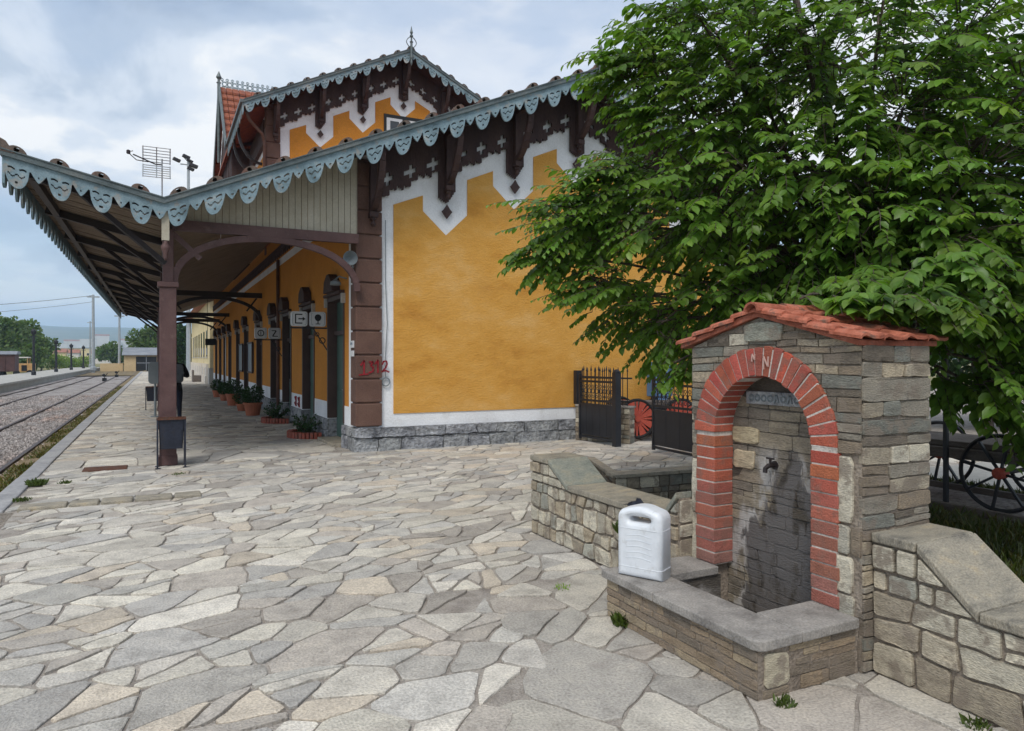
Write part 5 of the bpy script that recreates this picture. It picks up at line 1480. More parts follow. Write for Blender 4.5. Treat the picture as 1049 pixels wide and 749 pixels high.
# trees closing the view behind the fountain and the gable
for i, (u, z, h, ch, rx, lab) in enumerate([
    (800, 19.5, 5.6, 4.9, 2.3, 'dark green tree behind the fountain, beside the right corner of the orange gable'),
    (905, 17.5, 5.2, 4.7, 2.4, 'dense dark tree farther behind the fountain, middle of the background row'),
    (1010, 16.0, 5.4, 4.9, 2.3, 'dark tree behind the old rail cart, seen below the elm branches'),
    (1130, 15.0, 5.0, 4.6, 2.4, 'dark tree beyond the lawn, at the far end of the background row')]):
    p = at(u, 367, z); p.z = 0
    back_tree('background_tree', lab, 'tree', p, h, ch, rx, 'leaf_dark', 4200, .17, 60+i, 'trees behind the fountain', 11)

# ---------------------------------------------------------------- gate and its low wall
lw = thing('gate_wall', 'low stone wall with spiked black railing, meeting the orange gable', 'stone wall', (7.6, 11.4, 0))
A, B = Vector((7.42, 11.86, 0)), Vector((7.98, 10.85, 0)); d = (B-A).normalized(); nrm = Vector((-d.y, d.x, 0))*-1
if nrm.x > 0: nrm = -nrm
mb = MB(); mb.prism([A+nrm*.10+Vector((0, 0, -.05)), B+nrm*.10+Vector((0, 0, -.05)), B-nrm*.10+Vector((0, 0, -.05)), A-nrm*.10+Vector((0, 0, -.05))], (0, 0, .71)); mb.build('core', 'mortar', lw)
mb = MB(); l = (B-A).length
rubble(mb, lambda u, v, dd: tuple(A+d*u+nrm*(.105+dd)+Vector((0, 0, v))), l, .68, pal_fountain, random.Random(91), .07, .15, .1, .34, .008, .012)
rubble(mb, lambda u, v, dd: tuple(B+d*dd+nrm*(.1-u)+Vector((0, 0, v))), .2, .68, pal_fountain, random.Random(92), .07, .15, .1, .34, .008, .012)
mb.build('facing', 'stone', lw)
mb = MB(); mb.prism([A+nrm*.13+Vector((0, 0, .70)), B+nrm*.13+d*.02+Vector((0, 0, .70)), B-nrm*.13+d*.02+Vector((0, 0, .70)), A-nrm*.13+Vector((0, 0, .70))], (0, 0, -.035)); mb.build('coping', 'coping', lw, bevel=.006)
mb = MB(); mb.box(A.x-.07, A.x+.05, A.y-.06, A.y+.06, .70, 1.36); mb.build('post', 'black_iron', lw, bevel=.006)
mb = MB()
for zz in (.78, 1.22): mb.bar(A+Vector((0, 0, zz)), B+Vector((0, 0, zz)), .025, .03)
k = 12
for i in range(1, k):
    p = A.lerp(B, i/k); mb.tube([p+Vector((0, 0, .70)), p+Vector((0, 0, 1.34))], .009, 6); mb.lathe([(.009, 0), (.018, .02), (.002, .09)], p+Vector((0, 0, 1.34)), 6)
mb.build('railing', 'black_iron', lw)

def gate_leaf(label, p, q, seed, post_at_end):
    p, q = Vector(p), Vector(q); d = (q-p).normalized(); l = (q-p).length; t = thing('gate_leaf', label, 'gate', p, 'iron gate leaves')
    n = Vector((-d.y, d.x, 0)); Z = lambda z: Vector((0, 0, z))
    mb = MB(); k = 5
    for i in range(k):
        a, b = p+d*(l*i/k+.004), p+d*(l*(i+1)/k-.004); mb.prism([a-n*.012+Z(.14), b-n*.012+Z(.14), b+n*.012+Z(.14), a+n*.012+Z(.14)], (0, 0, .56))
    mb.build('panel', 'black_iron', t)
    mb = MB()
    for z in (.10, .72, .80, 1.16, 1.24): mb.bar(p+Z(z), q+Z(z), .035, .04)
    for e in (p, q): mb.bar(e+Z(.05), e+Z(1.30), .045, .045, (1, 0, 0))
    mb.build('frame', 'black_iron', t)
    k = int(l/.115)
    mb = MB()
    for i in range(1, k):
        c = p.lerp(q, i/k); mb.tube([c+Z(.72), c+Z(1.33+.03*(i % 2))], .009, 6); mb.lathe([(.009, 0), (.019, .025), (.002, .10)], c+Z(1.33+.03*(i % 2)), 6)
    mb.build('spear_bar', 'black_iron', t)
    mb = MB()
    for i in range(k):
        c = p.lerp(q, (i+.5)/k); mb.torus(c+Z(.98), n, .045, .007, 14, 5); mb.torus(c+Z(.88), n, .028, .006, 12, 5); mb.torus(c+Z(1.07), n, .028, .006, 12, 5)
    mb.build('scroll', 'black_iron', t)
    if post_at_end:
        mb = MB(); c = q+d*.06; mb.box(c.x-.06, c.x+.06, c.y-.06, c.y+.06, -.05, 1.34); mb.lathe([(.075, 0), (.075, .02), (.02, .06)], (c.x, c.y, 1.34), 8); mb.build('post', 'black_iron', t, bevel=.005)
    return t
gate_leaf('black iron gate leaf folded back against the low stone wall by the gable', (7.37, 11.70, 0), (7.42, 10.62, 0), 1, True)
gate_leaf('black iron gate leaf standing open nearer the fountain, half hidden by it', (7.52, 9.62, 0), (7.36, 7.72, 0), 2, False)
mb = MB(); mb.box(7.50, 7.54, 4.64, 4.68, -.05, 1.75); mb.lathe([(.03, 0), (.03, .02), (.01, .05)], (7.52, 4.66, 1.75), 8)
tag(mb.build('fence_post', 'black_iron', loc=(7.52, 4.66, 0)), 'slim black iron post standing by the back corner of the fountain', 'post')

# ---------------------------------------------------------------- old rail trolley with red wheels, blue switch box
def wheel(mb, c, ax, r, w_, n=28): pass
def red_trolley(loc, rz):
    t = thing('rail_trolley', 'old rail trolley with red spoked wheels and plank deck, behind the gate', 'trolley', (0, 0, 0))
    mb = MB()
    for k in range(3): mb.box(-.62, .62, -.33+k*.225, -.33+k*.225+.215, .66, .72)
    mb.build('deck', 'old_wood', t, bevel=.006)
    mb = MB()
    for y in (-.30, .30): mb.box(-.75, .75, y-.04, y+.04, .56, .655)
    for x in (-.45, .45): mb.bar((x, -.5, .44), (x, .5, .44), .05, .05); mb.bar((x, -.3, .44), (x, -.3, .6), .07, .07); mb.bar((x, .3, .44), (x, .3, .6), .07, .07)
    mb.build('chassis', 'black_iron', t)
    for x in (-.45, .45):
        for y in (-.46, .46):
            mb = MB(); r = .385
            mb.torus((x, y, .41), (0, 1, 0), r*.93, r*.075, 36, 8)
            wh = mb.build('wheel', 'rubber', t)
            mb = MB(); mb.lathe([(.06, -.05), (.06, .05)], (x, y, .41), 12, axis='y')
            for i in range(8):
                a0, a1 = 2*math.pi*i/8+.10, 2*math.pi*(i+1)/8-.10; pts = []
                for rr, aa in ((.06, a0), (r*.865, a0+.08), (r*.865, (a0+a1)/2), (r*.865, a1-.08), (.06, a1)): pts.append((x+rr*math.cos(aa), y-.016, .41+rr*math.sin(aa)))
                mb.prism(pts, (0, .032, 0))
            for i in range(8):
                a = 2*math.pi*i/8; mb.bar((x, y, .41), (x+r*.86*math.cos(a), y, .41+r*.86*math.sin(a)), .035, .02, (0, 1, 0))
            mb.build('spokes', 'red_wheel', wh)
    mb = MB()
    for x in (-.9, .5): mb.box(x, x+.4, -.55, .55, -.04, .035)
    mb.build('stand', 'old_wood', t)
    t.location = loc; t.rotation_euler = (0, 0, rz); return t
c = at(659, 367, 13.75); red_trolley((c.x+.33, c.y+.25, .03), R(-14))
m_ = thing('switch_box', 'blue electric machine box on a post, against the orange gable wall', 'machine box', (9.1, 11.6, 0))
mb = MB(); mb.box(8.98, 9.46, 11.48, 11.72, .82, 1.42); mb.prism([(8.96, 11.46, 1.42), (9.48, 11.46, 1.42), (9.40, 11.46, 1.52), (9.04, 11.46, 1.52)], (0, .28, 0)); mb.build('cabinet', 'blue_box', m_, bevel=.015)
mb = MB(); mb.prism([(9.06, 11.5, .82), (9.38, 11.5, .82), (9.27, 11.5, .66), (9.17, 11.5, .66)], (0, .2, 0)); mb.tube([(9.22, 11.6, 0), (9.22, 11.6, .75)], .05, 10); mb.build('post', 'blue_box', m_)
mb = MB(); mb.lathe([(.10, 0), (.10, .02), (.07, .035)], (9.16, 11.478, 1.2), 14, axis='y'); mb.lathe([(.06, 0), (.06, .03)], (9.35, 11.472, 1.15), 12, axis='y'); mb.bar((9.05, 11.47, .97), (9.40, 11.47, .97), .03, .05); mb.bar((9.3, 11.46, 1.0), (9.3, 11.46, 1.3), .03, .03); mb.build('dial', 'bin', m_)

# old two-wheeled rail cart on the lawn
def old_cart(loc, rz):
    t = thing('freight_cart', 'old iron spoked freight cart with red hubs and wooden beam, on the lawn', 'cart', (0, 0, 0))
    r = .405
    for x in (-.52, .52):
        for y in (0, 1.15):
            mb = MB(); mb.torus((x, y, r), (1, 0, 0), r-.022, .022, 40, 8); 
            for i in range(8):
                a = 2*math.pi*i/8+.2; mb.bar((x, y, r), (x, y+(r-.03)*math.cos(a), r+(r-.03)*math.sin(a)), .022, .034, (1, 0, 0))
            wh = mb.build('wheel', 'black_iron', t)
            mb = MB(); mb.lathe([(.035, -.07), (.06, -.055), (.06, .055), (.035, .07)], (x, y, r), 12, axis='x'); mb.build('hub', 'red_wheel', wh, smooth=False)
    mb = MB()
    for y in (0, 1.15): mb.tube([(-.58, y, r), (.58, y, r)], .024, 8)
    mb.build('axle', 'black_iron', t)
    mb = MB(); mb.box(-.44, .44, -.35, 1.5, .62, .68); mb.box(-.50, -.42, -.5, 1.65, .50, .61); mb.box(.42, .50, -.5, 1.65, .50, .61); mb.box(-.55, .55, -.62, -.50, .52, .64); mb.build('deck', 'old_wood', t, bevel=.008)
    mb = MB(); mb.tube([(-.5, 1.72, .72), (-.5, 1.70, .60)], .012, 6); mb.tube([(-.5, 1.66, .50), (-.52, 1.72, .26)], .010, 6); mb.build('hook', 'rust', t)
    mb = MB(); mb.box(-.57, -.53, 1.0, 1.85, .55, .64); mb.bar((-.55, 1.88, .30), (-.55, 1.02, .20), .05, .14); mb.build('brake_beam', 'old_wood', t)
    t.location = loc; t.rotation_euler = (0, 0, rz); return t
c = at(1021, 367, 7.25); old_cart((c.x+.52, c.y, .02), R(4))
mb = MB()
for x in (7.35, 8.55): mb.box(x, x+.06, -1, 7.2, -.02, .09)
structure(mb, 'lawn_edging', 'old_wood')
mb = MB(); mb.box(7.45, 8.5, -1, 7.4, -.05, .028); structure(mb, 'gravel_strip', 'ballast')
mb = MB(); mb.box(9.2, 16, -4, 6.4, -.05, .022); structure(mb, 'garden_path', 'concrete')

# ---------------------------------------------------------------- grass and weeds
rg = random.Random(44); g_items = []
while len(g_items) < 15000:
    x, y = rg.uniform(3.74, 9), rg.uniform(.5, 5.95)
    if noise.noise(Vector((x*1.3, y*1.3, 4)))+rg.uniform(-.5, .5) < -.15: continue
    if 7.3 < x < 8.6: continue
    g_items.append(((x, y, .01), (rg.uniform(-.6, .6), rg.uniform(-.6, .6), 1), (rg.uniform(-1, 1), rg.uniform(-1, 1), .2), rg.uniform(.05, .13)))
gr = leaf_mesh('grass', g_items, 'grass', W=.16, cols=[((k := rg.uniform(.6, 1.25))*rg.choice([1, 1, 1.5]), k, k*.8) for _ in g_items])
tag(gr, 'uneven grass on the lawn behind the fountain', 'grass', kind='stuff')
v_items = []; rg = random.Random(45)     # verge_grass_blades
while len(v_items) < 13000:
    y = 8.9*(60/8.9)**rg.random(); x = rg.uniform(-2.5, -1.67)
    if noise.noise(Vector((x*1.8, y*.9, 9)))+rg.uniform(-.45, .45) < -.02: continue
    v_items.append(((x, y, verge_z(x, y)-.01), (rg.uniform(-.9, .9), rg.uniform(-.9, .9), .8), (rg.uniform(-1, 1), rg.uniform(-1, 1), .2), rg.uniform(.04, .11)))
gv = leaf_mesh('dry_grass', v_items, 'grass', W=.2, cols=[((k := rg.uniform(.8, 1.5))*rg.choice([1, 1.7, 2.0]), k*1.1, k*.7) for _ in v_items])
tag(gv, 'dry brown and green grass on the verge beside the rails', 'grass', kind='stuff')
def tuft(label, loc, r, n, h, seed, mat='grass'):
    rg = random.Random(seed); it = []
    for _ in range(n):
        a, q = rg.uniform(0, 6.28), r*rg.random()**.6
        it.append(((loc[0]+q*math.cos(a), loc[1]+q*math.sin(a), loc[2]), (rg.uniform(-.8, .8), rg.uniform(-.8, .8), 1), (rg.uniform(-1, 1), rg.uniform(-1, 1), .3), h*rg.uniform(.5, 1.1)))
    o = leaf_mesh('weed', it, mat, W=.28, cols=[((k := rg.uniform(.8, 1.5)), k*1.1, k*.8) for _ in it])
    o.data.transform(Matrix.Translation(-Vector(loc))); o.location = loc
    return tag(o, label, 'weed', 'weeds in the paving joints')
def gp(u, v): z = FOC*CAMZ/(v-HY); p = at(u, v, z); return (p.x, p.y, -.005)
tuft('green weed growing at the near corner of the fountain trough', gp(803, 722), .045, 60, .05, 1)
p = gp(637, 640); tuft('taller weed growing at the foot of the trough below the canister', (p[0], p[1], -.005), .05, 90, .09, 2)
tuft('grass tuft on the platform kerb beside the rails', gp(38, 497), .10, 260, .09, 3)
tuft('smaller grass tuft in the paving behind the kerb tuft', gp(66, 495), .07, 70, .05, 4)
tuft('low weeds lying in the paving joint before the brown column', gp(183, 486), .10, 60, .035, 5)
tuft('thin weeds along the joint left of the trough end', gp(575, 602), .07, 45, .03, 6, 'leaf_bush')
tuft('low grass in the joint at the end of the kerb', gp(22, 513), .10, 100, .05, 7)
tuft('weed in the paving near the right low wall base', gp(1000, 745), .05, 50, .05, 8)
tuft('small weed rooted in the low wall, beside the canister', (3.02, 4.22, .33), .04, 90, .10, 9)
# crumpled dark rag on the wall behind the canister
mb = MB(); rg = random.Random(4)
n = 9; c = (3.10, 4.14, .538); vs = []
for j in range(n):
    for i in range(n):
        x, y = (i/(n-1)-.5), (j/(n-1)-.5); e = 1-max(abs(x), abs(y))*2
        vs.append((c[0]+x*.13+rg.uniform(-.012, .012), c[1]+y*.16+rg.uniform(-.012, .012), c[2]+.006+e*rg.uniform(.01, .07)))
mb.add(vs, [(j*n+i, j*n+i+1, (j+1)*n+i+1, (j+1)*n+i) for j in range(n-1) for i in range(n-1)])
rag = mb.build('crumpled_cloth', 'bin', loc=c, smooth=True); so_ = rag.modifiers.new('Solidify', 'SOLIDIFY'); so_.thickness = .004
tag(rag, 'crumpled dark blue cloth lying on the low wall behind the canister', 'cloth')
# ---------------------------------------------------------------- things on the platform
def bin_(loc):
    t = thing('litter_bin', '', 'litter bin', (0, 0, 0), 'litter bins on the platform')
    mb = MB(); W_, D_ = .17, .12
    mb.prism([(-W_, -D_, .70), (W_, -D_, .70), (W_*.88, -D_*.8, .28), (-W_*.88, -D_*.8, .28)][::-1], (0, .012, 0))
    mb.prism([(-W_, D_, .70), (W_, D_, .70), (W_*.88, D_*.8, .28), (-W_*.88, D_*.8, .28)], (0, -.012, 0))
    for sg in (-1, 1): mb.prism([(sg*W_, -D_, .70), (sg*W_, D_, .70), (sg*W_*.88, D_*.8, .28), (sg*W_*.88, -D_*.8, .28)], (-sg*.012, 0, 0))
    mb.box(-W_*.87, W_*.87, -D_*.79, D_*.79, .275, .287); mb.build('body', 'bin', t)
    mb = MB()
    pts = [(-W_-.015, -D_-.015, .715), (W_+.015, -D_-.015, .715), (W_+.015, D_+.015, .715), (-W_-.015, D_+.015, .715), (-W_-.015, -D_-.015, .715)]
    for a, b in zip(pts, pts[1:]): mb.bar(a, b, .022, .022)
    mb.build('rim', 'rust', t)
    for x in (-W_-.012, W_+.012):
        for y in (-D_, D_):
            mb = MB(); mb.bar((x, y, 0), (x, y, .71), .024, .024, (1, 0, 0)); mb.box(x-.03, x+.03, y-.03, y+.03, 0, .008); mb.build('leg', 'bin', t)
    t.location = loc; return t
b1 = bin_((.20, 11.56, 0)); b1['label'] = 'navy metal litter bin with rusty rim, against the nearest brown column'
b2 = copy_tree(b1); b2.location = (-.10, 24.6, 0); b2['label'] = 'dark metal litter bin standing farther along the platform, left of the columns'
t = thing('information_panel', 'grey rounded panel on a post, partly behind the nearest brown column', 'panel', (-.06, 21.6, 0))
mb = MB()
mb.prism([(x-.02, 21.6, z+1.20) for x, z in rrect(.17, .30, .10)], (0, .08, 0)); mb.build('panel', 'grey_panel', t, bevel=.01)
mb = MB(); mb.tube([(-.02, 21.64, 0), (-.02, 21.64, .95)], .03, 8); mb.lathe([(.12, 0), (.12, .02), (.04, .03)], (-.02, 21.64, 0), 12); mb.build('post', 'grey_panel', t)

# person leaning at the column, seen from behind
def person(loc, rz):
    t = thing('person', 'person in black coat and dark jeans with grey backpack, standing behind the nearest column', 'person', (0, 0, 0))
    J = {}; E = []; V = []; RR = []
    def j(n, p, r, par=None):
        J[n] = len(V); V.append(p); RR.append(r)
        if par: E.append((J[par], J[n]))
    j('pelvis', (0, 0, .95), .145); j('waist', (0, .0, 1.10), .13, 'pelvis'); j('chest', (0, -.01, 1.32), .155, 'waist'); j('neck0', (0, 0, 1.47), .075, 'chest')
    j('neck1', (0, .01, 1.54), .058, 'neck0'); j('head', (0, .025, 1.63), .093, 'neck1'); j('crown', (0, .02, 1.71), .085, 'head'); j('nose', (0, .115, 1.625), .018, 'head')
    for s_, nm in ((-1, 'l'), (1, 'r')):
        j('hip'+nm, (s_*.09, 0, .88), .105, 'pelvis'); j('knee'+nm, (s_*.10, .015, .50), .066, 'hip'+nm); j('ank'+nm, (s_*.105, -.01, .10), .044, 'knee'+nm); j('toe'+nm, (s_*.12, .16, .045), .042, 'ank'+nm)
        j('sh'+nm, (s_*.185, 0, 1.41), .075, 'chest')
        el = (s_*.30, .03, 1.15); wr = (s_*.12, .27, 1.24) if s_ > 0 else (s_*.16, .25, 1.10)
        j('el'+nm, el, .055, 'sh'+nm); j('wr'+nm, wr, .035, 'el'+nm)
        pa = Vector(wr)+Vector((-s_*.05, .05, .03)); j('palm'+nm, tuple(pa), .036, 'wr'+nm)
        for f_, (dx, dz, ln) in enumerate(((-.03, .035, .06), (-.01, .042, .07), (.01, .04, .066), (.028, .03, .05))):
            a = pa+Vector((dx*.9, .035, .01+dz*.3)); b = a+Vector((-s_*.012, ln*.55, dz*.3)); c_ = b+Vector((-s_*.02, ln*.15, -.02))
            j(f'f{nm}{f_}a', tuple(a), .011, 'palm'+nm); j(f'f{nm}{f_}b', tuple(b), .009, f'f{nm}{f_}a'); j(f'f{nm}{f_}c', tuple(c_), .008, f'f{nm}{f_}b')
        a = pa+Vector((-s_*.035, .01, .02)); j('th'+nm+'a', tuple(a), .012, 'palm'+nm); j('th'+nm+'b', tuple(a+Vector((-s_*.02, .03, .02))), .010, 'th'+nm+'a')
    me = bpy.data.meshes.new('body'); me.from_pydata(V, E, []); ob = bpy.data.objects.new('body', me); C.objects.link(ob)
    ob.modifiers.new('Skin', 'SKIN'); sv = me.skin_vertices[0].data
    for i, r in enumerate(RR): sv[i].radius = (r, r*(.78 if i in (0, 1, 2) else 1)); sv[i].use_root = (i == 0)
    ss = ob.modifiers.new('Sub', 'SUBSURF'); ss.levels = ss.render_levels = 1
    dg = bpy.context.evaluated_depsgraph_get(); m2 = bpy.data.meshes.new_from_object(ob.evaluated_get(dg)); m2.name = 'body'
    bpy.data.objects.remove(ob)
    m2.materials.clear()
    for k in ('coat', 'jeans', 'skin', 'hair', 'black'): m2.materials.append(MAT[k])
    for p in m2.polygons:
        c = p.center; p.use_smooth = True
        hand = min((c-Vector(V[J['palm'+q]])).length for q in 'lr') < .10 and c.y > .22
        if c.z < .09: k = 4
        elif c.z > 1.535: k = 3 if (c.y < .055 or c.z > 1.70) else 2
        elif hand: k = 2
        elif c.z < .84: k = 1
        else: k = 0
        p.material_index = k
    b = bpy.data.objects.new('body', m2); C.objects.link(b); b.parent = t
    mb = MB(); mb.prism([(x, -.125, z+1.24) for x, z in rrect(.15, .22, .08)], (0, -.14, 0)); mb.prism([(x, -.26, z+1.15) for x, z in rrect(.11, .09, .04)], (0, -.04, 0)); mb.build('backpack', 'backpack', t, bevel=.02)
    mb = MB(); ph = Vector((.02, .34, 1.27)); mb.box(ph.x-.038, ph.x+.038, ph.y-.005, ph.y+.005, ph.z-.07, ph.z+.07)
    t.location = loc; t.rotation_euler = (0, 0, rz)
    return t
person((.40, 18.7, 0), R(8))
# ---- planters and pots along the facade
def brick_planter(x, y, label, rr=.52):
    t = thing('brick_planter', label, 'planter', (x, y, 0), 'low brick planters by the doors')
    mb = MB(); rg = random.Random(int(y*10)); n = 22
    for i in range(n):
        a = math.pi*(i+.5)/n+math.pi/2; c = Vector((x+.32+rr*1.35*math.cos(a)*.75, y+rr*math.sin(a), 0)); d = Vector((math.cos(a), math.sin(a), 0)); s2 = Vector((-d.y, d.x, 0))
        w_ = rr*math.pi/n*.42; pr = rg.uniform(-.008, .008); k = rg.uniform(.8, 1.15)
        mb.prism([c+d*(.05+pr)-s2*w_, c+d*(.05+pr)+s2*w_, c-d*.05+s2*w_, c-d*.05-s2*w_], (0, 0, .125+rg.uniform(-.008, .008)), tuple(q*k for q in s(150, 78, 62)))
    mb.build('brick_edge', 'brick', t, bevel=.006)
    mb = MB(); mb.prism([(x+.32+rr*.95*math.cos(a), y+rr*.94*math.sin(a), 0) for a in lin(math.pi/2, 1.5*math.pi, 14)], (0, 0, .09)); mb.build('soil', 'lawn', t)
    return t
def conifer(x, y, z, r, h, label, seed, n=700, mat='leaf_dark'):
    rg = random.Random(seed); t = thing('low_shrub', label, 'shrub', (x, y, z), 'evergreen shrubs along the platform wall'); it = []; mb = MB()
    for i in range(16):
        a = i*2.4; el = rg.uniform(.15, 1.2); ln = r*rg.uniform(.75, 1.15); e = Vector((x+ln*math.cos(a)*math.cos(el), y+ln*math.sin(a)*math.cos(el), z+.06+h*math.sin(el)*rg.uniform(.7, 1.05))); b = Vector((x, y, z-.03))
        mb.tube([b, b.lerp(e, .5)+Vector((0, 0, .03)), e], [.01, .007, .003], 4)
        for k in range(n//16):
            tt = rg.uniform(.2, 1.0); p = b.lerp(e, tt)+rv(rg, .035); la = ((e-b).normalized()*.7+rdir(rg)).normalized()
            it.append((p, la, rdir(rg), rg.uniform(.035, .07)))
    mb.build('stem', 'bark', t); leaf_mesh('foliage', it, mat, t, W=.4, cols=shade(len(it), rg, .7, 1.3)); return t
brick_planter(2.62, 14.78, 'low half-round brick planter by the first door of the facade'); conifer(2.70, 14.78, .12, .36, .34, 'spreading green juniper in the nearest brick planter', 3)
brick_planter(2.58, 18.45, 'low half-round brick planter farther along, behind the first brick planter'); conifer(2.68, 18.45, .12, .36, .40, 'dark juniper in the second brick planter', 4)
def potted(x, y, r, h, br, label, seed):
    t = thing('potted_bush', label, 'potted plant', (x, y, 0), 'clay pots with clipped bushes'); rg = random.Random(seed)
    mb = MB(); mb.lathe([(r*.72, 0), (r*.95, h*.86), (r*1.06, h*.87), (r*1.06, h), (r*.9, h), (r*.88, h*.9)], (x, y, 0), 20); mb.build('pot', 'pot', t)
    it = []; clump_plant(it, (x, y, h+br*.72), br, 900, .05, rg, .9, 0); leaf_mesh('foliage', it, 'leaf_dark', t, W=.7, cols=shade(len(it), rg, .7, 1.25))
    mb = MB(); mb.tube([(x, y, h*.8), (x, y, h+br*.7)], .02, 6); mb.build('stem', 'bark', t); return t
potted(2.42, 20.95, .25, .36, .29, 'clipped round bush in the largest and nearest clay pot by the facade', 5)
potted(2.36, 22.9, .20, .22, .27, 'dark round bush in a low clay pot, just behind the largest pot', 6)
potted(2.33, 25.6, .24, .40, .30, 'round bush in a tall clay pot, third clay pot along the facade', 7)
potted(2.33, 28.7, .22, .24, .27, 'low spreading bush in a clay pot beyond the third pot', 8)
potted(2.27, 31.4, .22, .28, .28, 'farthest bush in a clay pot along the facade', 9)

# ---- projecting sign boxes
def sign_pair(y, zc, label, picts, w_=.31, h_=.29):
    t = thing('projecting_sign', label, 'sign', (WX0, y, zc), 'sign boxes projecting over the platform')
    mb = MB(); mb.bar((WX0, y, zc-h_/2-.03), (WX0-.72, y, zc-h_/2-.03), .03, .03)
    mb.bar((WX0, y, zc-.62), (WX0-.28, y, zc-h_/2-.04), .02, .02)
    mb.torus((WX0-.10, y, zc-.42), (0, 1, 0), .055, .010, 16, 6); mb.torus((WX0-.2, y, zc-.30), (0, 1, 0), .035, .009, 14, 6); mb.build('bracket', 'black_iron', t)
    for i, pc in enumerate(picts):
        xc = WX0-.04-w_/2-i*(w_+.045)
        mb = MB(); mb.prism([(xc+x, y-.05, zc+z) for x, z in rrect(w_/2, h_/2, .045)], (0, .10, 0)); bx = mb.build('sign_box', 'sign_white', t, bevel=.008)
        mb = MB(); Y = y-.053
        def ln(pts, th):
            for (a, b), (c_, d) in zip(pts, pts[1:]): mb.bar((xc+a, Y, zc+b), (xc+c_, Y, zc+d), .006, th, (1, 0, 0) if abs(a-c_) < 1e-6 else (0, 0, 1))
        if pc == 'exit':
            ln([(.055, .085), (-.075, .085)], .022); ln([(-.075, .095), (-.075, -.085)], .022); ln([(-.085, -.085), (.055, -.085)], .022); ln([(-.02, 0), (.08, 0)], .024)
            mb.prism([(xc+.06, Y-.003, zc+.04), (xc+.115, Y-.003, zc), (xc+.06, Y-.003, zc-.04)], (0, .006, 0))
        elif pc == 'cup':
            mb.prism([(xc+.065*math.cos(a)*(1 if math.sin(a) < 0 else 1), Y-.003, zc+.035+.075*math.sin(a)*(1 if math.sin(a) < 0 else .8)) for a in lin(0, 2*math.pi, 20)[:-1]], (0, .006, 0))
            ln([(0, -.03), (0, -.09)], .018); ln([(-.045, -.095), (.045, -.095)], .014)
        elif pc == 'clock':
            mb.torus((xc, Y, zc), (0, 1, 0), .075, .012, 24, 6); ln([(0, .05), (0, -.05)], .018)
        elif pc == 'stair':
            ln([(-.08, .07), (.03, .07)], .02); mb.bar((xc+.04, Y, zc+.07), (xc-.05, Y, zc-.07), .006, .03, (1, 0, 0)); ln([(-.06, -.08), (.085, -.08)], .02)
        mb.build('pictogram', 'black', bx)
        mb = MB()
        fr = rrect(w_/2-.028, h_/2-.028, .03); 
        for a, b in zip(fr, fr[1:]+fr[:1]): mb.bar((xc+a[0], y-.0515, zc+a[1]), (xc+b[0], y-.0515, zc+b[1]), .004, .006, (1, 0, 0))
        mb.build('sign_border', 'notice', bx)
sign_pair(14.25, 2.37, 'pair of white sign boxes, one with an exit arrow and one with a glass', ('cup', 'exit'))
sign_pair(19.95, 2.27, 'pair of smaller looking white sign boxes farther in, with a ring and a zigzag', ('stair', 'clock'))
t = thing('horn_loudspeaker', 'grey horn loudspeaker on an arm at the corner pilaster', 'loudspeaker', (2.95, 12.05, 3.28))
mb = MB(); mb.lathe([(.03, .16), (.045, .13), (.05, .02), (.075, -.05), (.125, -.13), (.12, -.135), (.07, -.06), (.03, -.02)], (2.93, 12.02, 3.29), 20, axis='y'); mb.build('horn', 'grey_panel', t, smooth=False)
mb = MB(); mb.lathe([(.055, 0), (.07, .03), (.07, .11), (.055, .14)], (2.93, 12.12, 3.29), 14, axis='y'); mb.build('driver', 'black', t)
mb = MB(); mb.tube([(3.06, 12.12, 3.22), (2.93, 12.12, 3.22)], .018, 8); mb.box(3.02, 3.06, 12.07, 12.17, 3.15, 3.30); mb.build('arm', 'galv', t)
mb = MB(); mb.tube([(3.04, 12.6, 3.02), (2.9, 12.6, 3.05), (2.84, 12.6, 3.0)], .015, 8); mb.lathe([(.02, 0), (.09, -.05), (.10, -.10), (.09, -.105)], (2.84, 12.6, 3.0), 14)
tag(mb.build('wall_lamp', 'grey_panel', loc=(3.04, 12.6, 3.0)), 'small grey wall lamp beside the first door, below the loudspeaker', 'lamp')
mb = MB(); mb.tube([(1.15, 15.2, 4.15), (1.15, 15.2, 3.98)], .01, 6); mb.lathe([(.02, .0), (.06, -.03), (.075, -.09), (.05, -.13), (.01, -.15)], (1.15, 15.2, 3.98), 12)
tag(mb.build('ceiling_lamp', 'sign_white', loc=(1.15, 15.2, 4.1)), 'small round lamp hanging from the canopy boards', 'lamp')
t = thing('hanging_sign', 'small dark box sign hanging under the far end of the canopy', 'sign', (2.45, 38.6, 2.6))
mb = MB(); mb.box(2.2, 2.7, 38.55, 38.65, 2.25, 2.58); mb.build('box', 'black', t, bevel=.01)
mb = MB(); mb.tube([(2.3, 38.6, 2.58), (2.3, 38.6, 4.7)], .012, 6); mb.tube([(2.6, 38.6, 2.58), (2.6, 38.6, 4.8)], .012, 6); mb.build('rod', 'black_iron', t)
# iron access cover in the paving
c = gp(108, 480); mb = MB(); mb.box(c[0]-.28, c[0]+.28, c[1]-.2, c[1]+.2, -.03, .008); tag(mb.build('access_cover', 'rust', loc=c, bevel=.004), 'rusty rectangular access cover set in the paving left of the column', 'cover')

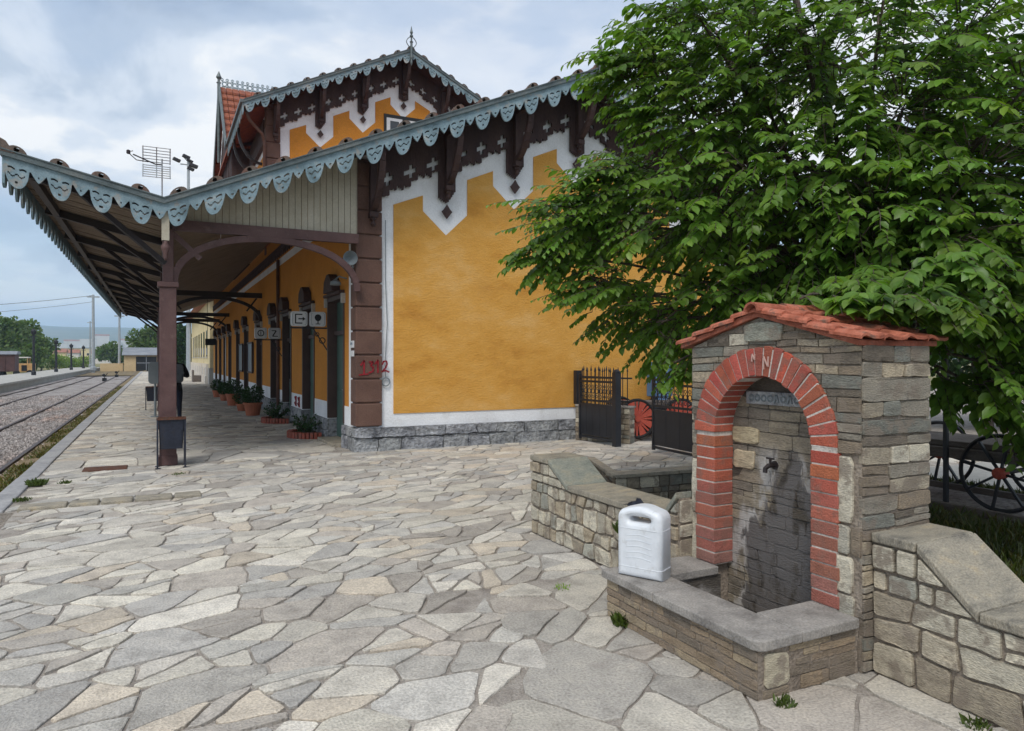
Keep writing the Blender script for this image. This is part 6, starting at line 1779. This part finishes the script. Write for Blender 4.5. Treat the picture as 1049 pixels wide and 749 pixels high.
# ---- aerials
t = thing('tv_antenna', 'television aerial with wire grid reflector on a mast above the canopy', 'antenna', (.35, 24, 4.0))
P0 = at(166, 186, 23.5); ax, ay = P0.x, P0.y; zt = at(166, 163, 23.5).z
mb = MB(); mb.tube([(ax, ay, 3.95), (ax, ay, zt)], .022, 8); mb.build('mast', 'galv', t)
mb = MB()
zc = at(0, 169, 23.5).z
for sg in (1, -1):
    for k in range(6):
        z = zc+sg*(.06+.085*k); x = ax-.16-.02*k*sg*0; yy = ay-.05*k
        mb.tube([(x-.42+.0*k, yy, z), (x+.42, yy, z)], .014, 5)
    for x in (ax-.56, ax-.16, ax+.24): mb.tube([(x, ay, zc+sg*.03), (x, ay-.26, zc+sg*.50)], .018, 5)
mb.build('reflector', 'galv', t)
mb = MB(); mb.tube([(ax, ay, zc), (ax-.20, ay, zc+.0), (ax-.85, ay-.1, zc+.22)], .022, 6); mb.tube([(ax-.4, ay, zc+.05), (ax-.75, ay-.05, zc+.06), (ax-1.0, ay-.1, zc+.27), (ax-.85, ay-.1, zc+.33)], .016, 6)
mb.lathe([(.02, -.07), (.06, -.05), (.06, .05), (.02, .07)], (ax-.98, ay-.1, zc+.28), 8); mb.build('dipole', 'dark_steel', t)
P0 = at(193, 300, 86); px_, py_ = P0.x, P0.y; zt = at(193, 166, 86).z
t = thing('floodlight_mast', 'tall floodlight mast with four dark lamps, rising behind the canopy', 'floodlight mast', (px_, py_, 0))
mb = MB(); mb.tube([(px_, py_, -.6), (px_, py_, zt)], [.28, .16], 10); mb.bar((px_-.9, py_, zt-.35), (px_+.7, py_, zt-.35), .12, .12); mb.bar((px_, py_, zt), (px_-.5, py_, zt+.5), .1, .1); mb.build('pole', 'galv', t)
for dx, dz, sc in ((-1.3, .05, 1), (-.25, .55, 1), (.55, -.45, 1.15), (.25, -.85, .9), (.15, .1, .8)):
    mb = MB(); c = Vector((px_+dx, py_-.2, zt+dz)); mb.bar(c+Vector((-.38*sc, -.1, .12)), c+Vector((.38*sc, .1, -.12)), .5*sc, .30*sc); mb.build('floodlight', 'dark_steel', t)

# ---------------------------------------------------------------- beyond the station
cb_ = thing('cream_building', 'long cream rendered building with grey base beyond the orange station', 'building', (4.5, 60, 0))
mb = MB(); mb.box(2.95, 9, 47, 72, 0, 5.2); mb.build('wall', 'cream_wall', cb_)
mb = MB(); mb.box(2.90, 9.04, 46.95, 72.05, 0, 1.0)
mb.build('base', 'concrete', cb_)
for i in range(8):
    y = 48.2+i*3.1; mb = MB(); mb.box(2.80, 2.97, y, y+.5, 0, 1.25); mb.box(2.72, 2.96, y-.05, y+.55, 0, .5); mb.build('buttress', 'house_white', cb_)
    if i < 7:
        mb = MB(); mb.box(2.93, 2.99, y+1.1, y+2.3, 1.7, 3.4); wn = mb.build('window', 'glass', cb_); mb = MB(); mb.box(2.90, 2.94, y+1.0, y+2.4, 1.6, 1.7); mb.build('sill', 'concrete', wn)
mb = MB(); mb.prism([(2.4, 46.6, 5.2), (9.5, 46.6, 5.2), (6, 46.6, 7)], (0, 26, 0)); mb.build('roof', 'house_roof', cb_)
mb = MB(); mb.tube([(2.80, 71.6, 0), (2.80, 71.6, 5.2)], .09, 8); mb.build('downpipe', 'galv', cb_)
mb = MB(); mb.box(2.2, 2.75, 52, 53.6, 0, .42); mb.box(2.2, 2.28, 52, 53.6, .42, .8)
tag(mb.build('bench', 'old_wood', loc=(2.5, 52.8, 0), bevel=.01), 'low dark bench against the cream building', 'bench')

def lamp_post(x, y, h, label):
    t = thing('platform_lamp_post', label, 'lamp post', (x, y, 0), 'black posts on the far platform')
    mb = MB(); mb.lathe([(.20, 0), (.20, .3), (.13, .4), (.10, h*.9), (.08, h)], (x, y, 0), 10); mb.build('post', 'black_iron', t)
    mb = MB(); mb.lathe([(.07, 0), (.20, .08), (.24, .38), (.12, .5), (.03, .62)], (x, y, h-.1), 10); mb.bar((x-.3, y, h-.25), (x+.3, y, h-.25), .06, .06); mb.build('lantern', 'black_iron', t)
for u, y, h, lab in ((34.5, 80, 3.9, 'tall black lamp post, nearest of the four on the far platform'), (57.5, 98, 3.3, 'second black lamp post along the far platform'), (73, 114, 3.1, 'third black lamp post along the far platform'), (85.5, 130, 3.1, 'farthest black lamp post on the far platform')):
    th_ = YAW+math.atan((u-CX)/FOC); lamp_post(y*math.tan(th_), y, h, lab)
def mast(u, vb, vt, r, lab):
    z = FOC*CAMZ/(vb-HY); b = at(u, vb, z); tz = at(u, vt, z).z; mb = MB(); mb.tube([(b.x, b.y, -.7), (b.x, b.y, tz)], [r, r*.6], 10); mb.lathe([(r*1.6, -.05), (r*1.6, .4), (r, .5)], (b.x, b.y, -.1), 8); mb.bar((b.x-r*3, b.y, tz-.3), (b.x+r*3, b.y, tz-.3), r*.8, r*.8)
    return tag(mb.build('utility_mast', 'galv', loc=(b.x, b.y, 0)), lab, 'mast', 'pale masts beyond the platform'), Vector((b.x, b.y, tz))
_, mtop = mast(95.5, 378.5, 302, .26, 'tall thick pale mast at the end of the far platform')
mast(92.3, 375.5, 329, .16, 'thin pale mast with a small head, just behind the thick one')
mast(122.3, 377, 322, .24, 'pale mast beside the ochre shed')
for k, (ul, vl, r, lab) in enumerate(((-140, 325, .03, 'upper overhead wire running to the tall pale mast'), (-140, 334, .022, 'lower overhead wire running to the tall pale mast'))):
    a = mtop+Vector((0, 0, -.9*k-.1)); b = at(ul, vl-8, mtop.length*.86); pts = [a.lerp(b, q)+Vector((0, 0, -1.0*4*q*(1-q)*.5)) for q in lin(0, 1, 16)]
    mb = MB(); mb.tube(pts, r, 5); tag(mb.build('overhead_wire', 'black', loc=a), lab, 'wire')
def house(u, z, w_, h_, dpt, label, wall='house_white', roof='house_roof', rh=.45, name='house', win=True, ang=0, cat='house', flat=False, v0=None):
    p = at(u, 367, z); x, y = p.x, p.y; z0 = -.7 if v0 is None else at(u, v0, z).z
    t = thing(name, label, cat, (x, y, z0), 'houses of the town beyond the tracks' if name == 'house' else None)
    mb = MB(); mb.box(x-w_/2, x+w_/2, y, y+dpt, z0-(6 if v0 else .3), z0+h_); mb.build('wall', wall, t)
    mb = MB()
    if flat: mb.box(x-w_/2-.3, x+w_/2+.3, y-.3, y+dpt+.3, z0+h_, z0+h_+.35)
    else: mb.prism([(x-w_/2-.4, y-.5, z0+h_), (x-w_/2-.4, y+dpt+.5, z0+h_), (x-w_/2-.4, y+dpt/2, z0+h_+rh*dpt*.5)], (w_+.8, 0, 0))
    mb.build('roof', roof, t)
    if win:
        n = max(1, int(w_/3.4))
        for i in range(n):
            for fl in range(max(1, int(h_/3))):
                xx = x-w_/2+(i+.5)*w_/n; mb = MB(); mb.box(xx-.55, xx+.55, y-.06, y+.05, z0+.9+fl*3, z0+2.3+fl*3); mb.build('window', 'glass', t)
    return t
sh = thing('ochre_shed', 'low ochre shed with grey roof and dark double doors, at the end of the tracks', 'shed', at(144, 378, 116)*1)
sh.location.z = -.55; p = at(127, 367, 114); X0, Y0 = p.x, p.y
mb = MB(); mb.box(X0, X0+7.2, Y0, Y0+5, -.7, 2.15); mb.build('wall', 'yellow_wall', sh)
mb = MB(); mb.prism([(X0-.3, Y0-.4, 2.15), (X0-.3, Y0+5.4, 3.4), (X0-.3, Y0+5.4, 3.25), (X0-.3, Y0-.4, 2.05)], (7.8, 0, 0)); mb.build('roof', 'shed_roof', sh)
mb = MB(); mb.box(X0+1.7, X0+4.7, Y0-.06, Y0, -.5, 1.85); dd = mb.build('door', 'black', sh)
mb = MB(); mb.box(X0+1.8, X0+4.6, Y0-.10, Y0-.06, .75, .9); mb.box(X0+3.14, X0+3.26, Y0-.10, Y0-.06, -.5, 2.2); mb.build('door_rail', 'shed_roof', dd)
mb = MB(); mb.box(X0+5.9, X0+6.8, Y0-.06, Y0, .6, 1.8); mb.build('window', 'glass', sh)
mb = MB(); mb.box(X0-3.4, X0-.2, Y0+1, Y0+4, -.7, .75); tag(mb.build('low_annex', 'yellow_wall', loc=(X0-2, Y0+2, -.6)), 'low ochre annex wall beside the shed', 'annex')
# brown goods wagon and faded yellow loader on the far side
w_ = thing('goods_wagon', 'dark brown goods wagon parked beyond the far platform', 'wagon', at(2, 367, 74)*1); w_.location.z = -.5
p = at(2, 367, 74); x, y = p.x, p.y
mb = MB(); mb.box(x-7, x+1.1, y, y+2.6, .2, 2.0); mb.build('body', 'wagon', w_, bevel=.03)
mb = MB(); mb.prism([(x-7.2, y-.15, 2.0), (x-7.2, y+2.75, 2.0), (x-7.2, y+2.0, 2.35), (x-7.2, y+.6, 2.35)], (8.5, 0, 0)); mb.build('roof', 'shed_roof', w_)
for k in range(8): mb = MB(); mb.box(x-6.8+k, x-6.72+k, y-.05, y, .2, 2.0); mb.build('rib', 'wagon', w_)
for dx in (-5.6, -.4):
    for dy in (.3, 2.3): mb = MB(); mb.lathe([(.45, -.06), (.45, .06)], (x+dx, y+dy, -.1), 16, axis='y'); mb.build('wheel', 'black', w_)
v_ = thing('yellow_loader', 'small faded yellow rail vehicle with open cab, beyond the far platform', 'rail vehicle', at(23, 367, 86)*1); v_.location.z = -.5
p = at(23, 367, 86); x, y = p.x, p.y
mb = MB(); mb.box(x-.95, x+1.1, y, y+2, -.1, .95); mb.build('body', 'yellow_paint', v_, bevel=.04)
mb = MB(); mb.box(x-1.0, x+.6, y-.1, y+2.1, 1.62, 1.76); mb.build('roof', 'house_white', v_)
for dx in (-.9, .45):
    for dy in (.05, 1.9): mb = MB(); mb.box(x+dx, x+dx+.1, y+dy, y+dy+.1, .95, 1.62); mb.build('cab_post', 'yellow_paint', v_)
mb = MB(); mb.box(x-.1, x+.45, y-.05, y+.0, .05, .75); mb.build('grille', 'black', v_)
for dx in (-.6, .75): mb = MB(); mb.lathe([(.36, -.08), (.36, .08)], (x+dx, y, -.2), 16, axis='y'); mb.build('wheel', 'black', v_)
# point levers between the tracks
for u, v, lab in ((107, 388, 'nearer black and white point lever between the tracks'), (119.5, 384, 'farther black and white point lever between the tracks')):
    z = FOC*(CAMZ+.5)/(v+2-HY); p = at(u, 367, z); mb = MB(); mb.box(p.x-.18, p.x+.18, p.y-.2, p.y+.2, -.6, -.25); mb.bar((p.x-.05, p.y, -.3), (p.x+.25, p.y, .2), .06, .06); mb.lathe([(.14, -.08), (.14, .08)], (p.x-.05, p.y, .0), 10, axis='y')
    tag(mb.build('point_lever', 'black', loc=(p.x, p.y, -.55)), lab, 'point lever', 'point levers between the tracks')
# town
town = [(58, 330, 7, 5, 'white house nearest behind the bushes left of the masts'), (70, 360, 9, 5, 'low house with brown roof behind the second lamp post'), (103, 300, 6.5, 4.2, 'small white house with a red roof right of the thick mast'),
        (82, 420, 12, 8, 'grey white block of flats left of the thick mast'), (112, 520, 16, 11, 'pale flats rising behind the small white house'), (48, 470, 10, 7, 'white house in the trees beside the second lamp post'),
        (64, 560, 14, 10, 'tall pale block in the middle of the town'), (90, 640, 12, 9, 'white block far behind the thick mast'), (128, 610, 12, 9, 'pale block above the ochre shed'), (76, 760, 18, 12, 'wide pale block on the far side of the town'),
        (54, 820, 16, 12, 'pale block at the left edge of the far town'), (100, 880, 18, 14, 'tall white block deep in the town'), (118, 960, 20, 14, 'farthest wide white block in the town')]
for i, (u, z, wd, h, lab) in enumerate(town):
    house(u, z, wd, h, 8, lab, 'house_white' if i % 3 else 'cream_wall', flat=(i in (3, 4, 6, 7, 9, 11)), roof='house_roof' if i not in (3, 4, 6, 7, 9, 11) else 'concrete')
for i, (u, z, v0, wd, h, lab) in enumerate([(62, 1500, 357, 26, 11, 'white building low on the hillside, leftmost of its row'), (76, 1560, 355, 40, 12, 'long white building on the hillside above the town'), (90, 1520, 353, 30, 12, 'white building on the hillside behind the thick mast'),
        (103, 1600, 352, 34, 18, 'large white building highest on the hillside'), (117, 1560, 356, 28, 12, 'white building on the hillside above the pale flats'), (130, 1580, 354, 30, 12, 'white building on the hillside near the third mast')]):
    house(u, z, wd, h, 14, lab, win=False, v0=v0, flat=i % 2 == 0, roof='house_roof' if i % 2 else 'concrete')
# trees and bushes by the tracks
def ft(name, lab, u, z, h, ch, rx, n, size, seed, mat='leaf_far', cat='tree', grp='trees beyond the tracks'):
    p = at(u, 367, z); back_tree(name, lab, cat, (p.x, p.y, -.65), h, ch, rx, mat, n, size, seed, grp, 9)
ft('tree', 'largest dark green tree at the left edge beyond the far platform', 8, 120, 9.3, 8.0, 4.2, 2600, .6, 201)
ft('tree', 'tall green tree behind the yellow rail vehicle', 24, 132, 9.6, 8.4, 4.0, 2600, .6, 202)
ft('tree', 'rounded dark tree by the nearest lamp post, right end of its clump', 42, 128, 6.6, 5.6, 2.7, 1800, .5, 203)
ft('tree', 'pale olive tree low in front of the clump', 33, 112, 4.6, 3.8, 2.3, 1400, .45, 207)
ft('bush', 'bright green bush behind the second lamp post', 56, 140, 2.9, 2.7, 2.4, 1400, .3, 204, mat='leaf_bush', cat='bush', grp='bushes behind the far platform')
ft('bush', 'bright green bush behind the third lamp post', 70, 150, 2.6, 2.4, 2.8, 1400, .3, 205, mat='leaf_bush', cat='bush', grp='bushes behind the far platform')
ft('bush', 'green bush left of the thick mast', 84, 158, 2.4, 2.2, 2.4, 1300, .3, 206, mat='leaf_bush', cat='bush', grp='bushes behind the far platform')
ft('tree', 'soft green tree between the masts, before the town', 115, 190, 6.2, 5.2, 4.2, 1800, .7, 208)
ft('tree', 'leafy tree behind the ochre shed, left of the columns', 155, 128, 8.6, 7.4, 3.8, 2600, .55, 209)
ft('tree', 'dark tree right of the columns at the platform end', 184, 101, 7.4, 6.6, 3.3, 2800, .5, 210, mat='leaf_dark')
